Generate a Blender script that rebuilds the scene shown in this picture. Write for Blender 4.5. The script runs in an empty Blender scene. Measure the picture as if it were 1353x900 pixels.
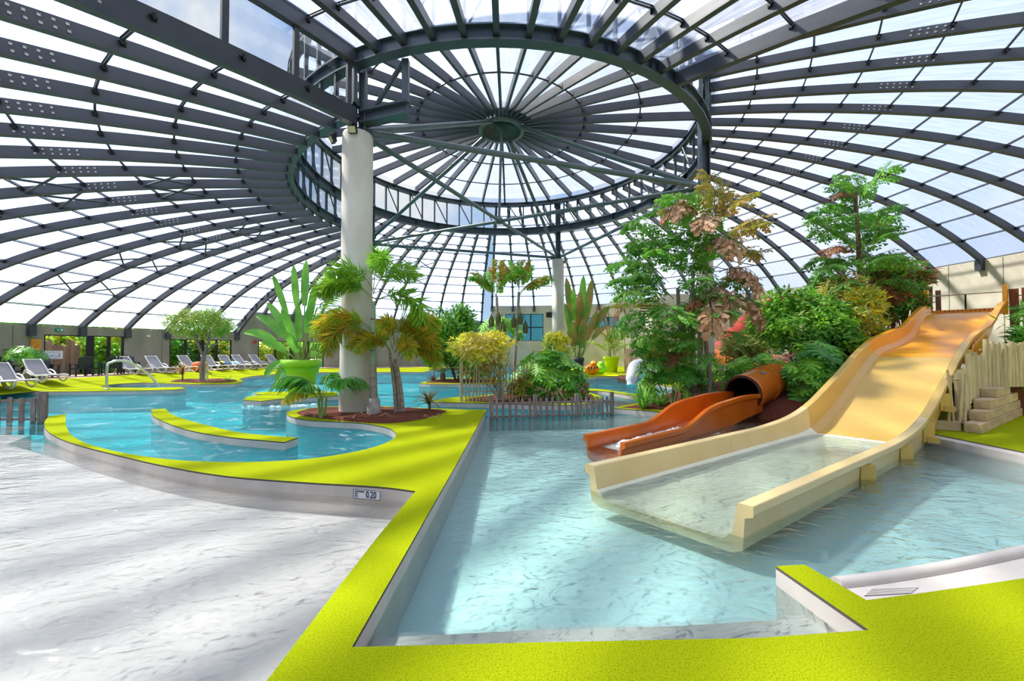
import bpy, bmesh, math, random
import numpy as np
from mathutils import Vector, Matrix, noise
random.seed(7)
sc = bpy.context.scene
COL = sc.collection
R = math.radians
PI = math.pi

# ------------------------------------------------------------------ camera
FPX, EYE, PITCH = 536.8, 1.6, math.radians(1.186)
cam_d = bpy.data.cameras.new('camera')
cam_d.sensor_width = 36.0
cam_d.lens = FPX / 1353.0 * 36.0
cam_d.clip_start, cam_d.clip_end = 0.05, 500
cam = bpy.data.objects.new('camera', cam_d)
COL.objects.link(cam)
cam.location = (0, 0, EYE)
cam.rotation_euler = (PI / 2 + PITCH, 0, 0)
sc.camera = cam

# ------------------------------------------------------------------ world (blue sky with white clouds)
W = bpy.data.worlds.new('sky')
sc.world = W
W.use_nodes = True
nt = W.node_tree
nt.nodes.clear()
wo = nt.nodes.new('ShaderNodeOutputWorld')
bg = nt.nodes.new('ShaderNodeBackground')
tc = nt.nodes.new('ShaderNodeTexCoord')
nz = nt.nodes.new('ShaderNodeTexNoise')
nz.inputs['Scale'].default_value = 2.2
nz.inputs['Detail'].default_value = 7
nz.inputs['Roughness'].default_value = 0.58
cr = nt.nodes.new('ShaderNodeValToRGB')
cr.color_ramp.elements[0].position = 0.42
cr.color_ramp.elements[1].position = 0.62
sx = nt.nodes.new('ShaderNodeSeparateXYZ')
gr = nt.nodes.new('ShaderNodeValToRGB')
gr.color_ramp.elements[0].position = 0.0
gr.color_ramp.elements[0].color = (0.52, 0.74, 1.0, 1)
gr.color_ramp.elements[1].position = 0.75
gr.color_ramp.elements[1].color = (0.16, 0.38, 0.90, 1)
mx = nt.nodes.new('ShaderNodeMixRGB')
mx.inputs[2].default_value = (1.0, 1.0, 1.0, 1)
L = nt.links.new
L(tc.outputs['Generated'], nz.inputs['Vector'])
L(tc.outputs['Generated'], sx.inputs[0])
L(sx.outputs['Z'], gr.inputs[0])
L(nz.outputs['Fac'], cr.inputs[0])
L(cr.outputs[0], mx.inputs[0])
L(gr.outputs[0], mx.inputs[1])
L(mx.outputs[0], bg.inputs[0])
bg.inputs[1].default_value = 0.82
L(bg.outputs[0], wo.inputs[0])

# ------------------------------------------------------------------ sun
sun_d = bpy.data.lights.new('sun', 'SUN')
sun_d.energy = 12.0
sun_d.angle = R(3.5)
sun_d.color = (1.0, 0.94, 0.82)
sun = bpy.data.objects.new('sun', sun_d)
COL.objects.link(sun)
SUN_FROM = Vector((-0.78, 0.25, 1.0)).normalized()          # direction towards the sun
sun.rotation_euler = SUN_FROM.to_track_quat('Z', 'Y').to_euler()
sun.location = (-20, 0, 40)

# ------------------------------------------------------------------ exposure
sc.view_settings.view_transform = 'Standard'
sc.view_settings.look = 'None'
sc.view_settings.gamma = 1
sc.view_settings.use_curve_mapping = False
sc.view_settings.exposure = 0.14
cy = sc.cycles
cy.use_denoising = True
cy.max_bounces = 7
cy.diffuse_bounces = 4
cy.glossy_bounces = 3
cy.transmission_bounces = 5
cy.transparent_max_bounces = 24
cy.caustics_reflective = False
cy.caustics_refractive = False
cy.sample_clamp_indirect = 6

# ------------------------------------------------------------------ picture measurements to points of the place
def ray(px, py):
    u = Vector((1, 0, 0)); up = Vector((0, -math.sin(PITCH), math.cos(PITCH))); f = Vector((0, math.cos(PITCH), math.sin(PITCH)))
    return f + u * ((px - 676.5) / FPX) + up * ((450 - py) / FPX)
def G(px, py, z=0.0):                       # point on the level z
    d = ray(px, py); t = (z - EYE) / d.z
    return Vector((d.x * t, d.y * t, z))
def P(px, py, y):                           # point at the depth y
    d = ray(px, py); t = y / d.y
    return Vector((d.x * t, y, EYE + d.z * t))
def to_px(v):
    x, y, z = v[0], v[1], v[2] - EYE
    f = y * math.cos(PITCH) + z * math.sin(PITCH); upc = -y * math.sin(PITCH) + z * math.cos(PITCH)
    if f < 0.05: return None
    return 676.5 + FPX * x / f, 450 - FPX * upc / f
def in_view(v, m=60):
    p = to_px(v)
    return p is not None and -m < p[0] < 1353 + m and -m < p[1] < 900 + m

# ------------------------------------------------------------------ materials
MATS = {}
def pm(name, c1, c2=None, scale=6.0, rough=0.6, bump=0.0, bscale=60.0, metal=0.0, transl=0.0, spec=0.4, vary=0.0, stretch=None, detail=4.0, lo=0.35, hi=0.65, emit=0.0):
    if name in MATS: return MATS[name]
    m = bpy.data.materials.new(name); m.use_nodes = True
    n = m.node_tree.nodes; l = m.node_tree.links
    b = n['Principled BSDF']; out = n['Material Output']
    b.inputs['Roughness'].default_value = rough
    b.inputs['Metallic'].default_value = metal
    b.inputs['Specular IOR Level'].default_value = spec
    b.inputs['Base Color'].default_value = (*c1, 1)
    t = n.new('ShaderNodeTexCoord'); vec = t.outputs['Object']
    if stretch:
        mp = n.new('ShaderNodeMapping'); mp.inputs['Scale'].default_value = stretch
        l.new(vec, mp.inputs[0]); vec = mp.outputs[0]
    col = None
    if c2 is not None:
        z = n.new('ShaderNodeTexNoise'); z.inputs['Scale'].default_value = scale; z.inputs['Detail'].default_value = detail
        l.new(vec, z.inputs['Vector'])
        r = n.new('ShaderNodeValToRGB'); r.color_ramp.elements[0].position = lo; r.color_ramp.elements[1].position = hi
        r.color_ramp.elements[0].color = (*c1, 1); r.color_ramp.elements[1].color = (*c2, 1)
        l.new(z.outputs['Fac'], r.inputs[0]); col = r.outputs[0]
    if vary:
        oi = n.new('ShaderNodeObjectInfo'); hs = n.new('ShaderNodeHueSaturation')
        ma = n.new('ShaderNodeMapRange'); ma.inputs[3].default_value = 1 - vary; ma.inputs[4].default_value = 1 + vary
        l.new(oi.outputs['Random'], ma.inputs[0]); l.new(ma.outputs[0], hs.inputs['Value'])
        if col is not None: l.new(col, hs.inputs['Color'])
        else: hs.inputs['Color'].default_value = (*c1, 1)
        col = hs.outputs[0]
    if col is not None: l.new(col, b.inputs['Base Color'])
    if bump:
        z2 = n.new('ShaderNodeTexNoise'); z2.inputs['Scale'].default_value = bscale; z2.inputs['Detail'].default_value = 3
        l.new(vec, z2.inputs['Vector'])
        bp = n.new('ShaderNodeBump'); bp.inputs['Strength'].default_value = bump; bp.inputs['Distance'].default_value = 0.02
        l.new(z2.outputs['Fac'], bp.inputs['Height']); l.new(bp.outputs[0], b.inputs['Normal'])
    if emit:
        b.inputs['Emission Color'].default_value = (*c1, 1); b.inputs['Emission Strength'].default_value = emit
    if transl:
        tr = n.new('ShaderNodeBsdfTranslucent'); ms = n.new('ShaderNodeMixShader'); ms.inputs[0].default_value = transl
        if col is not None: l.new(col, tr.inputs[0])
        else: tr.inputs[0].default_value = (*c1, 1)
        l.new(b.outputs[0], ms.inputs[1]); l.new(tr.outputs[0], ms.inputs[2]); l.new(ms.outputs[0], out.inputs[0])
    MATS[name] = m
    return m

def pane_mat(name, tcol, transp, dcol, gloss=0.06):
    m = bpy.data.materials.new(name); m.use_nodes = True
    n = m.node_tree.nodes; l = m.node_tree.links; n.clear()
    out = n.new('ShaderNodeOutputMaterial')
    tp = n.new('ShaderNodeBsdfTransparent'); tp.inputs[0].default_value = (*tcol, 1)
    gl = n.new('ShaderNodeBsdfGlossy'); gl.inputs['Roughness'].default_value = 0.05
    lw = n.new('ShaderNodeLayerWeight'); lw.inputs[0].default_value = 0.25
    mm = n.new('ShaderNodeMath'); mm.operation = 'MULTIPLY'; mm.inputs[1].default_value = gloss * 4; mm.use_clamp = True
    l.new(lw.outputs['Fresnel'], mm.inputs[0])
    last = tp.outputs[0]
    if transp < 1:
        td = n.new('ShaderNodeBsdfTranslucent'); td.inputs[0].default_value = (*dcol, 1)
        t = n.new('ShaderNodeTexCoord'); mp = n.new('ShaderNodeMapping'); mp.inputs['Scale'].default_value = (0.5, 5, 1)
        z = n.new('ShaderNodeTexNoise'); z.inputs['Scale'].default_value = 2.0; z.inputs['Detail'].default_value = 5
        l.new(t.outputs['Object'], mp.inputs[0]); l.new(mp.outputs[0], z.inputs['Vector'])
        ra = n.new('ShaderNodeMapRange'); ra.inputs[1].default_value = 0.3; ra.inputs[2].default_value = 0.7
        ra.inputs[3].default_value = max(0, 1 - transp - 0.10); ra.inputs[4].default_value = min(1, 1 - transp + 0.10)
        l.new(z.outputs['Fac'], ra.inputs[0])
        ms = n.new('ShaderNodeMixShader'); l.new(ra.outputs[0], ms.inputs[0]); l.new(last, ms.inputs[1]); l.new(td.outputs[0], ms.inputs[2]); last = ms.outputs[0]
    m2 = n.new('ShaderNodeMixShader'); l.new(mm.outputs[0], m2.inputs[0]); l.new(last, m2.inputs[1]); l.new(gl.outputs[0], m2.inputs[2])
    l.new(m2.outputs[0], out.inputs[0])
    MATS[name] = m
    return m

def water_mat(name, tint, s1, s2, strength, stretch=(1, 1, 1), foam=0.0, refl=1.0, swirl=1.5):
    m = bpy.data.materials.new(name); m.use_nodes = True
    n = m.node_tree.nodes; l = m.node_tree.links; n.clear()
    out = n.new('ShaderNodeOutputMaterial')
    t = n.new('ShaderNodeTexCoord'); mp = n.new('ShaderNodeMapping'); mp.inputs['Scale'].default_value = stretch
    l.new(t.outputs['Object'], mp.inputs[0])
    a = n.new('ShaderNodeTexNoise'); a.inputs['Scale'].default_value = s1; a.inputs['Detail'].default_value = 2; a.inputs['Distortion'].default_value = swirl
    c = n.new('ShaderNodeTexNoise'); c.inputs['Scale'].default_value = s2; c.inputs['Detail'].default_value = 3; c.inputs['Distortion'].default_value = swirl * 0.7
    l.new(mp.outputs[0], a.inputs['Vector']); l.new(mp.outputs[0], c.inputs['Vector'])
    ad = n.new('ShaderNodeMath'); ad.operation = 'MULTIPLY_ADD'; ad.inputs[1].default_value = 0.35
    l.new(c.outputs['Fac'], ad.inputs[0]); l.new(a.outputs['Fac'], ad.inputs[2])
    bp = n.new('ShaderNodeBump'); bp.inputs['Strength'].default_value = 1.0; bp.inputs['Distance'].default_value = strength
    l.new(ad.outputs[0], bp.inputs['Height'])
    fr = n.new('ShaderNodeFresnel'); fr.inputs[0].default_value = 1.33
    l.new(bp.outputs[0], fr.inputs['Normal'])
    fm = n.new('ShaderNodeMath'); fm.operation = 'MULTIPLY'; fm.inputs[1].default_value = refl; fm.use_clamp = True
    l.new(fr.outputs[0], fm.inputs[0])
    tp = n.new('ShaderNodeBsdfRefraction'); tp.inputs['IOR'].default_value = 1.33; tp.inputs['Roughness'].default_value = 0.0
    tp.inputs[0].default_value = (*tint, 1)
    l.new(bp.outputs[0], tp.inputs['Normal'])
    tr = n.new('ShaderNodeBsdfTransparent'); tr.inputs[0].default_value = (*tint, 1)
    mt = n.new('ShaderNodeMixShader'); mt.inputs[0].default_value = 0.75
    l.new(tp.outputs[0], mt.inputs[1]); l.new(tr.outputs[0], mt.inputs[2])
    gl = n.new('ShaderNodeBsdfGlossy'); gl.inputs['Roughness'].default_value = 0.03; gl.inputs[0].default_value = (1, 1, 1, 1)
    l.new(bp.outputs[0], gl.inputs['Normal'])
    ms = n.new('ShaderNodeMixShader'); l.new(fm.outputs[0], ms.inputs[0]); l.new(mt.outputs[0], ms.inputs[1]); l.new(gl.outputs[0], ms.inputs[2])
    last = ms.outputs[0]
    if foam:
        z = n.new('ShaderNodeTexNoise'); z.inputs['Scale'].default_value = 1.1; z.inputs['Detail'].default_value = 9; z.inputs['Roughness'].default_value = 0.72; z.inputs['Distortion'].default_value = 1.2
        l.new(mp.outputs[0], z.inputs['Vector'])
        r = n.new('ShaderNodeMapRange'); r.inputs[1].default_value = 0.56; r.inputs[2].default_value = 0.74; r.inputs[3].default_value = 0; r.inputs[4].default_value = foam
        l.new(z.outputs['Fac'], r.inputs[0])
        df = n.new('ShaderNodeBsdfDiffuse'); df.inputs[0].default_value = (0.85, 0.93, 0.95, 1)
        m3 = n.new('ShaderNodeMixShader'); l.new(r.outputs[0], m3.inputs[0]); l.new(last, m3.inputs[1]); l.new(df.outputs[0], m3.inputs[2]); last = m3.outputs[0]
    l.new(last, out.inputs[0])
    MATS[name] = m
    return m

STEEL = pm('slate painted steel', (0.045, 0.052, 0.07), (0.06, 0.066, 0.085), scale=1.5, rough=0.38, spec=0.5)
STEEL_B = pm('blue grey painted steel', (0.06, 0.085, 0.115), (0.075, 0.10, 0.13), scale=2, rough=0.35, spec=0.5)
PIPE = pm('grey green pipe paint', (0.13, 0.17, 0.19), (0.10, 0.14, 0.15), scale=1.2, rough=0.35)
BLACK = pm('black steel', (0.012, 0.013, 0.016), rough=0.45)
BOLT = pm('zinc bolt', (0.45, 0.42, 0.38), rough=0.4, metal=0.6)
CONC = pm('board marked concrete', (0.36, 0.35, 0.29), (0.25, 0.25, 0.20), scale=1.3, rough=0.85, bump=0.25, bscale=9, stretch=(1, 1, 0.35), detail=6)
CONC_W = pm('warm concrete', (0.64, 0.59, 0.50), (0.52, 0.47, 0.39), scale=0.8, rough=0.85, bump=0.15, bscale=9, detail=6)
PILLAR = pm('pale pillar concrete', (0.74, 0.71, 0.64), (0.60, 0.56, 0.48), scale=1.6, rough=0.8, bump=0.12, bscale=8, detail=7, stretch=(1, 1, 0.5))
LIME = pm('lime rubber granulate', (0.27, 0.345, 0.002), (0.42, 0.485, 0.006), scale=90, rough=0.95, bump=0.8, bscale=150, spec=0.05, detail=3, lo=0.34, hi=0.52)
EDGE = pm('dark edging strip', (0.10, 0.085, 0.07), rough=0.8)
WHITEW = pm('pale pool coping', (0.64, 0.58, 0.545), (0.56, 0.51, 0.475), scale=3, rough=0.6)
P_WHITE = pm('white paddling pool liner', (0.80, 0.77, 0.74), (0.74, 0.71, 0.68), scale=0.9, rough=0.6)
P_AQUA = pm('pale aqua pool liner', (0.62, 0.84, 0.83), (0.56, 0.80, 0.80), scale=0.7, rough=0.6)
P_TURQ = pm('turquoise pool liner', (0.10, 0.74, 0.80), (0.07, 0.64, 0.72), scale=0.5, rough=0.6)
TERR = pm('pink terrace paving', (0.52, 0.36, 0.28), (0.44, 0.30, 0.23), scale=4, rough=0.8)
MULCH = pm('red bark mulch', (0.20, 0.045, 0.018), (0.07, 0.02, 0.012), scale=28, rough=0.95, bump=1.0, bscale=40, detail=6)
EARTH = pm('outside soil and grass', (0.13, 0.16, 0.05), (0.20, 0.17, 0.08), scale=1.2, rough=0.95)
FROST = pane_mat('frosted roof sheet', (0.92, 0.95, 1.0), 0.52, (0.46, 0.51, 0.64), 0.05)
CLEAR = pane_mat('clear glass', (0.93, 0.97, 0.98), 1.0, (1, 1, 1), 0.08)
W_PAD = water_mat('shallow clear water', (0.95, 0.97, 0.98), 1.7, 7.0, 0.030, (1, 1.8, 1), refl=1.0, swirl=2.2)
W_AQUA = water_mat('pale aqua water', (0.88, 0.98, 0.98), 2.0, 8.0, 0.036, (1, 1.6, 1), refl=1.0, swirl=2.0)
W_LAG = water_mat('turquoise lagoon water', (0.50, 0.92, 0.95), 2.6, 8.0, 0.13, (1, 1.5, 1), foam=0.6, refl=0.8)

# ------------------------------------------------------------------ mesh helpers
class MB:
    def __init__(s): s.v = []; s.f = []; s.m = []; s.sm = []
    def add(s, vs, fs, mi=0, smooth=False):
        o = len(s.v); s.v += [tuple(v) for v in vs]
        for f in fs: s.f.append(tuple(i + o for i in f)); s.m.append(mi); s.sm.append(smooth)
    def box(s, c, size, mi=0, rz=0.0, M=None):
        x, y, z = size[0] / 2, size[1] / 2, size[2] / 2
        vs = [Vector((a, b, d)) for a in (-x, x) for b in (-y, y) for d in (-z, z)]
        if M is None: M = Matrix.Translation(c) @ Matrix.Rotation(rz, 4, 'Z')
        s.add([M @ v for v in vs], [(0, 1, 3, 2), (4, 6, 7, 5), (0, 4, 5, 1), (2, 3, 7, 6), (0, 2, 6, 4), (1, 5, 7, 3)], mi)
    def bar(s, a, b, w, h, mi=0, up=Vector((0, 0, 1))):          # box from a to b
        a, b = Vector(a), Vector(b); d = (b - a)
        if d.length < 1e-6: return
        d.normalize(); x = d.cross(up)
        if x.length < 1e-4: x = d.cross(Vector((1, 0, 0)))
        x.normalize(); y = x.cross(d)
        vs = [p + x * (i * w / 2) + y * (j * h / 2) for p in (a, b) for i, j in ((-1, -1), (1, -1), (1, 1), (-1, 1))]
        s.add(vs, [(3, 2, 1, 0), (4, 5, 6, 7), (0, 1, 5, 4), (1, 2, 6, 5), (2, 3, 7, 6), (3, 0, 4, 7)], mi)
    def tube(s, pts, r, n=8, mi=0, cap=True, smooth=True):
        pts = [Vector(p) for p in pts]; k = len(pts)
        rs = r if isinstance(r, (list, tuple)) else [r] * k
        up = Vector((0, 0, 1)); vs = []
        px = None
        for i, p in enumerate(pts):
            d = (pts[min(i + 1, k - 1)] - pts[max(i - 1, 0)]).normalized()
            x = d.cross(up) if px is None else px - d * px.dot(d)
            if x.length < 1e-3: x = d.cross(Vector((1, 0, 0)))
            x.normalize(); px = x; y = x.cross(d)
            for j in range(n):
                a = 2 * PI * j / n
                vs.append(p + (x * math.cos(a) + y * math.sin(a)) * rs[i])
        fs = [(i * n + j, i * n + (j + 1) % n, (i + 1) * n + (j + 1) % n, (i + 1) * n + j) for i in range(k - 1) for j in range(n)]
        s.add(vs, fs, mi, smooth)
        if cap: s.add(vs[:n], [tuple(reversed(range(n)))], mi); s.add(vs[-n:], [tuple(range(n))], mi)
    def lathe(s, prof, n=24, c=(0, 0, 0), mi=0, smooth=True):
        vs = []; c = Vector(c)
        for r, z in prof:
            for j in range(n):
                a = 2 * PI * j / n; vs.append(c + Vector((r * math.cos(a), r * math.sin(a), z)))
        k = len(prof)
        fs = [(i * n + j, i * n + (j + 1) % n, (i + 1) * n + (j + 1) % n, (i + 1) * n + j) for i in range(k - 1) for j in range(n)]
        s.add(vs, fs, mi, smooth)
    def prism(s, pts, z0, z1, mtop=0, mside=0, edge=None, below=None):       # pts: outline in x,y
        p = [Vector((q[0], q[1], 0)) for q in pts]
        if sum(p[i].x * p[(i + 1) % len(p)].y - p[(i + 1) % len(p)].x * p[i].y for i in range(len(p))) < 0: p.reverse()
        n = len(p); top = [(q.x, q.y, z1) for q in p]
        s.add(top, [tuple(range(n))], mtop)
        bands = [(z1, z0, mside)] if edge is None else [(z1, z1 - 0.022, edge), (z1 - 0.022, z0, mside)]
        if below is not None: bands = bands[:-1] + [(bands[-1][0], -0.165, mside), (-0.165, z0, below)]
        for a, b, mi in bands:
            vs = [(q.x, q.y, a) for q in p] + [(q.x, q.y, b) for q in p]
            s.add(vs, [(i, n + i, n + (i + 1) % n, (i + 1) % n) for i in range(n)], mi)
    def sphere(s, c, r, n=10, m=7, mi=0, sc3=(1, 1, 1)):
        c = Vector(c); prof = [(math.sin(PI * i / m), -math.cos(PI * i / m)) for i in range(m + 1)]
        vs = [c + Vector((a * math.cos(2 * PI * j / n) * r * sc3[0], a * math.sin(2 * PI * j / n) * r * sc3[1], b * r * sc3[2])) for a, b in prof for j in range(n)]
        s.add(vs, [(i * n + j, i * n + (j + 1) % n, (i + 1) * n + (j + 1) % n, (i + 1) * n + j) for i in range(m) for j in range(n)], mi, True)
    def mesh(s, name, mats):
        me = bpy.data.meshes.new(name)
        me.from_pydata(s.v, [], s.f)
        for m in (mats if isinstance(mats, (list, tuple)) else [mats]): me.materials.append(m)
        me.polygons.foreach_set('material_index', s.m)
        me.polygons.foreach_set('use_smooth', s.sm)
        me.update()
        return me
    def build(s, name, mats, parent=None, loc=None, rz=None):
        return link(name, s.mesh(name, mats), parent, loc, rz)

def link(name, me, parent=None, loc=None, rot=None):
    o = bpy.data.objects.new(name, me); COL.objects.link(o)
    if parent is not None: o.parent = parent
    if loc is not None: o.location = loc
    if rot is not None: o.rotation_euler = (0, 0, rot) if not isinstance(rot, (tuple, list)) else rot
    return o
def thing(name, label, cat, loc=(0, 0, 0), rz=0.0, group=None, mesh=None):
    o = bpy.data.objects.new(name, mesh); COL.objects.link(o)
    o.location = loc; o.rotation_euler = (0, 0, rz)
    o['label'] = label; o['category'] = cat
    if group: o['group'] = group
    return o
def struct(o, label=None):
    o['kind'] = 'structure'
    if label: o['label'] = label
    return o
def stuff(o): o['kind'] = 'stuff'; return o
def copy_tree(o, parent=None):
    c = o.copy(); COL.objects.link(c)
    if parent is not None: c.parent = parent
    for ch in list(o.children): copy_tree(ch, c)
    return c
def smooth_poly(pts, k=6):                   # closed or open Catmull-Rom through points (2d/3d)
    pts = [Vector(p) for p in pts]; out = []
    n = len(pts)
    for i in range(n - 1):
        p0, p1, p2, p3 = pts[max(i - 1, 0)], pts[i], pts[i + 1], pts[min(i + 2, n - 1)]
        for j in range(k):
            t = j / k
            out.append(0.5 * ((2 * p1) + (p2 - p0) * t + (2 * p0 - 5 * p1 + 4 * p2 - p3) * t * t + (3 * p1 - p0 - 3 * p2 + p3) * t ** 3))
    out.append(pts[-1])
    return out

# ================================================================== ROOF OVER EVERYTHING
CXY = Vector((-0.447, 17.24, EYE))
RIN, ROUT, NROW = 8.0, 22.3, 11
_pr = np.array([8, 8.64, 9.46, 10.84, 12.21, 14.61, 17.82, 19.79, 20.97, 22.3]); _ph = np.array([5.80, 5.72, 5.61, 5.41, 5.15, 4.64, 3.60, 2.74, 2.06, 1.08])
_pc = np.polyfit(_pr, _ph, 4)
def prof(r): return float(np.polyval(_pc, r))
_rr = np.linspace(RIN, ROUT, 200); _hh = np.polyval(_pc, _rr)
_arc = np.concatenate([[0], np.cumsum(np.hypot(np.diff(_rr), np.diff(_hh)))])
ROWR = [float(np.interp(_arc[-1] * k / NROW, _arc, _rr)) for k in range(NROW + 1)]
def nrm(r):
    d = (prof(r + 0.05) - prof(r - 0.05)) / 0.1
    return Vector((-d, 0, 1)).normalized()
def rp(r, off=0.0, az=0.0):                  # point on the roof profile (local to the roof centre)
    v = Vector((r, 0, prof(r))) + nrm(r) * off
    return Matrix.Rotation(az, 3, 'Z') @ v

def rib_mesh(depth, width, name, r0=RIN, r1=ROUT):
    b = MB(); rs = [r0 + (r1 - r0) * i / 26 for i in range(27)]
    d, w, fl = depth / 2, width / 2, 0.018
    sec = [(-w - fl, -d), (w + fl, -d), (w + fl, -d + 0.03), (w, -d + 0.03), (w, d), (-w, d), (-w, -d + 0.03), (-w - fl, -d + 0.03)]
    vs = []
    for r in rs:
        p, nn = rp(r), nrm(r)
        vs += [p + nn * z + Vector((0, y, 0)) for y, z in sec]
    n = len(sec)
    b.add(vs, [(i * n + j, i * n + (j + 1) % n, (i + 1) * n + (j + 1) % n, (i + 1) * n + j) for i in range(len(rs) - 1) for j in range(n)])
    b.add(vs[:n], [tuple(reversed(range(n)))]); b.add(vs[-n:], [tuple(range(n))])
    b.box(rp(r1) + Vector((-0.12, 0, -0.22)), (0.3, width + 0.14, 0.5))          # foot bracket
    return b.mesh(name, STEEL)
RIB = rib_mesh(0.27, 0.11, 'rib'); BEAM = rib_mesh(0.42, 0.13, 'edge_beam')
_b = MB()
for sy in (-1, 1):
    for i in range(6):
        for j in (0, 1):
            r = 12.75 + i * 0.15; p = rp(r, 0.06 - j * 0.11)
            _b.box(p + Vector((0, sy * 0.06, 0)), (0.04, 0.02, 0.04))
SPLICE = _b.mesh('splice_bolts', BOLT)
CLAMPS = []
for k in range(1, NROW):
    _b = MB(); p = rp(ROWR[k], 0.06)
    M = Matrix.Translation(p) @ Matrix.Rotation(-math.atan2(-nrm(ROWR[k]).x, nrm(ROWR[k]).z) * -1, 4, 'Y')
    _b.box(None, (0.10, 0.22, 0.04), M=M); _b.box(None, (0.04, 0.24, 0.12), M=M)
    for sy in (-1, 1): _b.box(None, (0.15, 0.03, 0.04), M=M @ Matrix.Translation((0, sy * 0.10, -0.03)) @ Matrix.Rotation(0.7 * sy, 4, 'Z'))
    CLAMPS.append(_b.mesh('clamp', BLACK))

def sector(title, az0, az1, nb, dz, label, brace=(), edge0=False, edge1=False):
    root = bpy.data.objects.new('roof', None); COL.objects.link(root)
    root.location = CXY + Vector((0, 0, dz)); struct(root, label)
    da = (az1 - az0) / nb
    panes, purl = [], []
    h = da / 2
    for k in range(NROW):
        r0, r1 = ROWR[k] + 0.0, ROWR[k + 1] - 0.0
        b = MB(); o = 0.15
        c = [rp(r0, o, -h), rp(r0, o, h), rp(r1, o, h), rp(r1, o, -h)]
        t = [rp(r0, o + 0.02, -h), rp(r0, o + 0.02, h), rp(r1, o + 0.02, h), rp(r1, o + 0.02, -h)]
        b.add(c + t, [(4, 5, 6, 7), (3, 2, 1, 0)])
        # only one skin: a translucent sheet
        b2 = MB(); b2.add(c, [(0, 1, 2, 3)])
        panes.append(b2.mesh('pane', FROST))
        b3 = MB(); b3.tube([rp(r1, 0.09, -h), rp(r1, 0.09, h)], 0.024, 6, cap=False)
        if k < NROW - 1: b3.bar(rp(r1, 0.15, -h), rp(r1, 0.15, h), 0.03, 0.02)
        purl.append(b3.mesh('purlin', STEEL))
    rest_p, rest_u, rest_c = MB(), MB(), MB()
    def dump(mb, me, az):
        M = Matrix.Rotation(az, 4, 'Z')
        mb.add([M @ v.co for v in me.vertices], [tuple(p.vertices) for p in me.polygons])
    for i in range(nb + 1):
        az = az0 + da * i
        beam = (i == 0 and edge0) or (i == nb and edge1)
        rb = link('edge_beam' if beam else 'rib', BEAM if beam else RIB, root, rot=az)
        if any(in_view(root.location + rp(r, 0, az)) for r in (13.0, 13.8)):
            stuff(link('splice_plate', SPLICE, rb))
        for k in range(1, NROW):
            if in_view(root.location + rp(ROWR[k], 0, az), 20): link('clamp', CLAMPS[k - 1], rb)
    for i in range(nb):
        az = az0 + da * (i + 0.5)
        for k in range(NROW):
            mid = root.location + rp((ROWR[k] + ROWR[k + 1]) / 2, 0.15, az)
            if in_view(mid, 90):
                link('pane', panes[k], root, rot=az)
            else: dump(rest_p, panes[k], az)
            if in_view(root.location + rp(ROWR[k + 1], 0, az), 60): link('purlin', purl[k], root, rot=az)
            else: dump(rest_u, purl[k], az)
        if i in brace:
            for k in range(2, NROW - 1, 2):
                a, c = az0 + da * i, az0 + da * (i + 1)
                for q0, q1 in ((k, k + 1), (k + 1, k)) if (k // 2) % 1 == 0 else ():
                    b = MB(); b.tube([rp(ROWR[q0], -0.05, a), rp(ROWR[q1], -0.05, c)], 0.035, 6, cap=False)
                    b.build('brace', STEEL, root)
    if rest_p.v: stuff(rest_p.build('pane_outer', FROST, root))
    if rest_u.v: stuff(rest_u.build('purlin_outer', STEEL, root))
    return root
AZ_L0, AZ_L1 = R(148.9), R(244.2)
AZ_N1 = R(307.7)
AZ_R0, AZ_R1 = R(305.6), R(453.86)
AZ_F0, AZ_F1 = R(96.5), R(149.44)
DZM, DZR = 1.53, 3.0
sector('left', AZ_L0, AZ_L1, 18, 0.0, 'lowest glazed roof sector over the loungers', brace=(4, 5, 9, 10), edge0=True, edge1=True)
sector('near', AZ_L1, AZ_N1, 12, DZM, 'glazed roof sector above the near lime deck', brace=(), edge0=True, edge1=True)
sector('right', AZ_R0, AZ_R1, 28, DZR, 'highest glazed roof sector above the slides', brace=(16, 17, 18), edge0=True, edge1=True)
sector('far', AZ_F0, AZ_F1, 10, DZM, 'glazed roof sector beyond the fenced island', brace=(3, 4, 5, 6), edge0=True, edge1=True)

# ---- ring beams, lantern glazing and the lantern roof
def polar(r, az, h): return Vector((r * math.cos(az), r * math.sin(az), h))
def ring_beam(name, r, h0, h1, w, a0=0.0, a1=2 * PI, mat=STEEL_B):
    b = MB(); n = max(8, int(72 * (a1 - a0) / (2 * PI))); fl = 0.045
    sec = [(-w, h0), (w, h0), (w, h0 + fl), (0.03, h0 + fl), (0.03, h1 - fl), (w, h1 - fl), (w, h1), (-w, h1), (-w, h1 - fl), (-0.03, h1 - fl), (-0.03, h0 + fl), (-w, h0 + fl)]
    m = len(sec); vs = []
    for i in range(n + 1):
        a = a0 + (a1 - a0) * i / n
        vs += [polar(r + x, a, z) for x, z in sec]
    b.add(vs, [(i * m + j, (i + 1) * m + j, (i + 1) * m + (j + 1) % m, i * m + (j + 1) % m) for i in range(n) for j in range(m)])
    for i in range(0, n + 1, 2):                                    # web stiffeners
        a = a0 + (a1 - a0) * i / n
        b.add([polar(r - w, a, h0), polar(r + w, a, h0), polar(r + w, a, h1), polar(r - w, a, h1)], [(0, 1, 2, 3)])
    return b.build(name, mat, lantern)
lantern = bpy.data.objects.new('roof', None); COL.objects.link(lantern); lantern.location = CXY
struct(lantern, 'raised round lantern roof at the crown of the dome')
HL0, HL1, HM0, HM1, HU0, HU1 = 5.80, 6.15, 7.10, 7.50, 8.85, 9.10
ring_beam('low_ring_beam', RIN - 0.05, HL0, HL1, 0.12, AZ_L0, AZ_L1)
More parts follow.
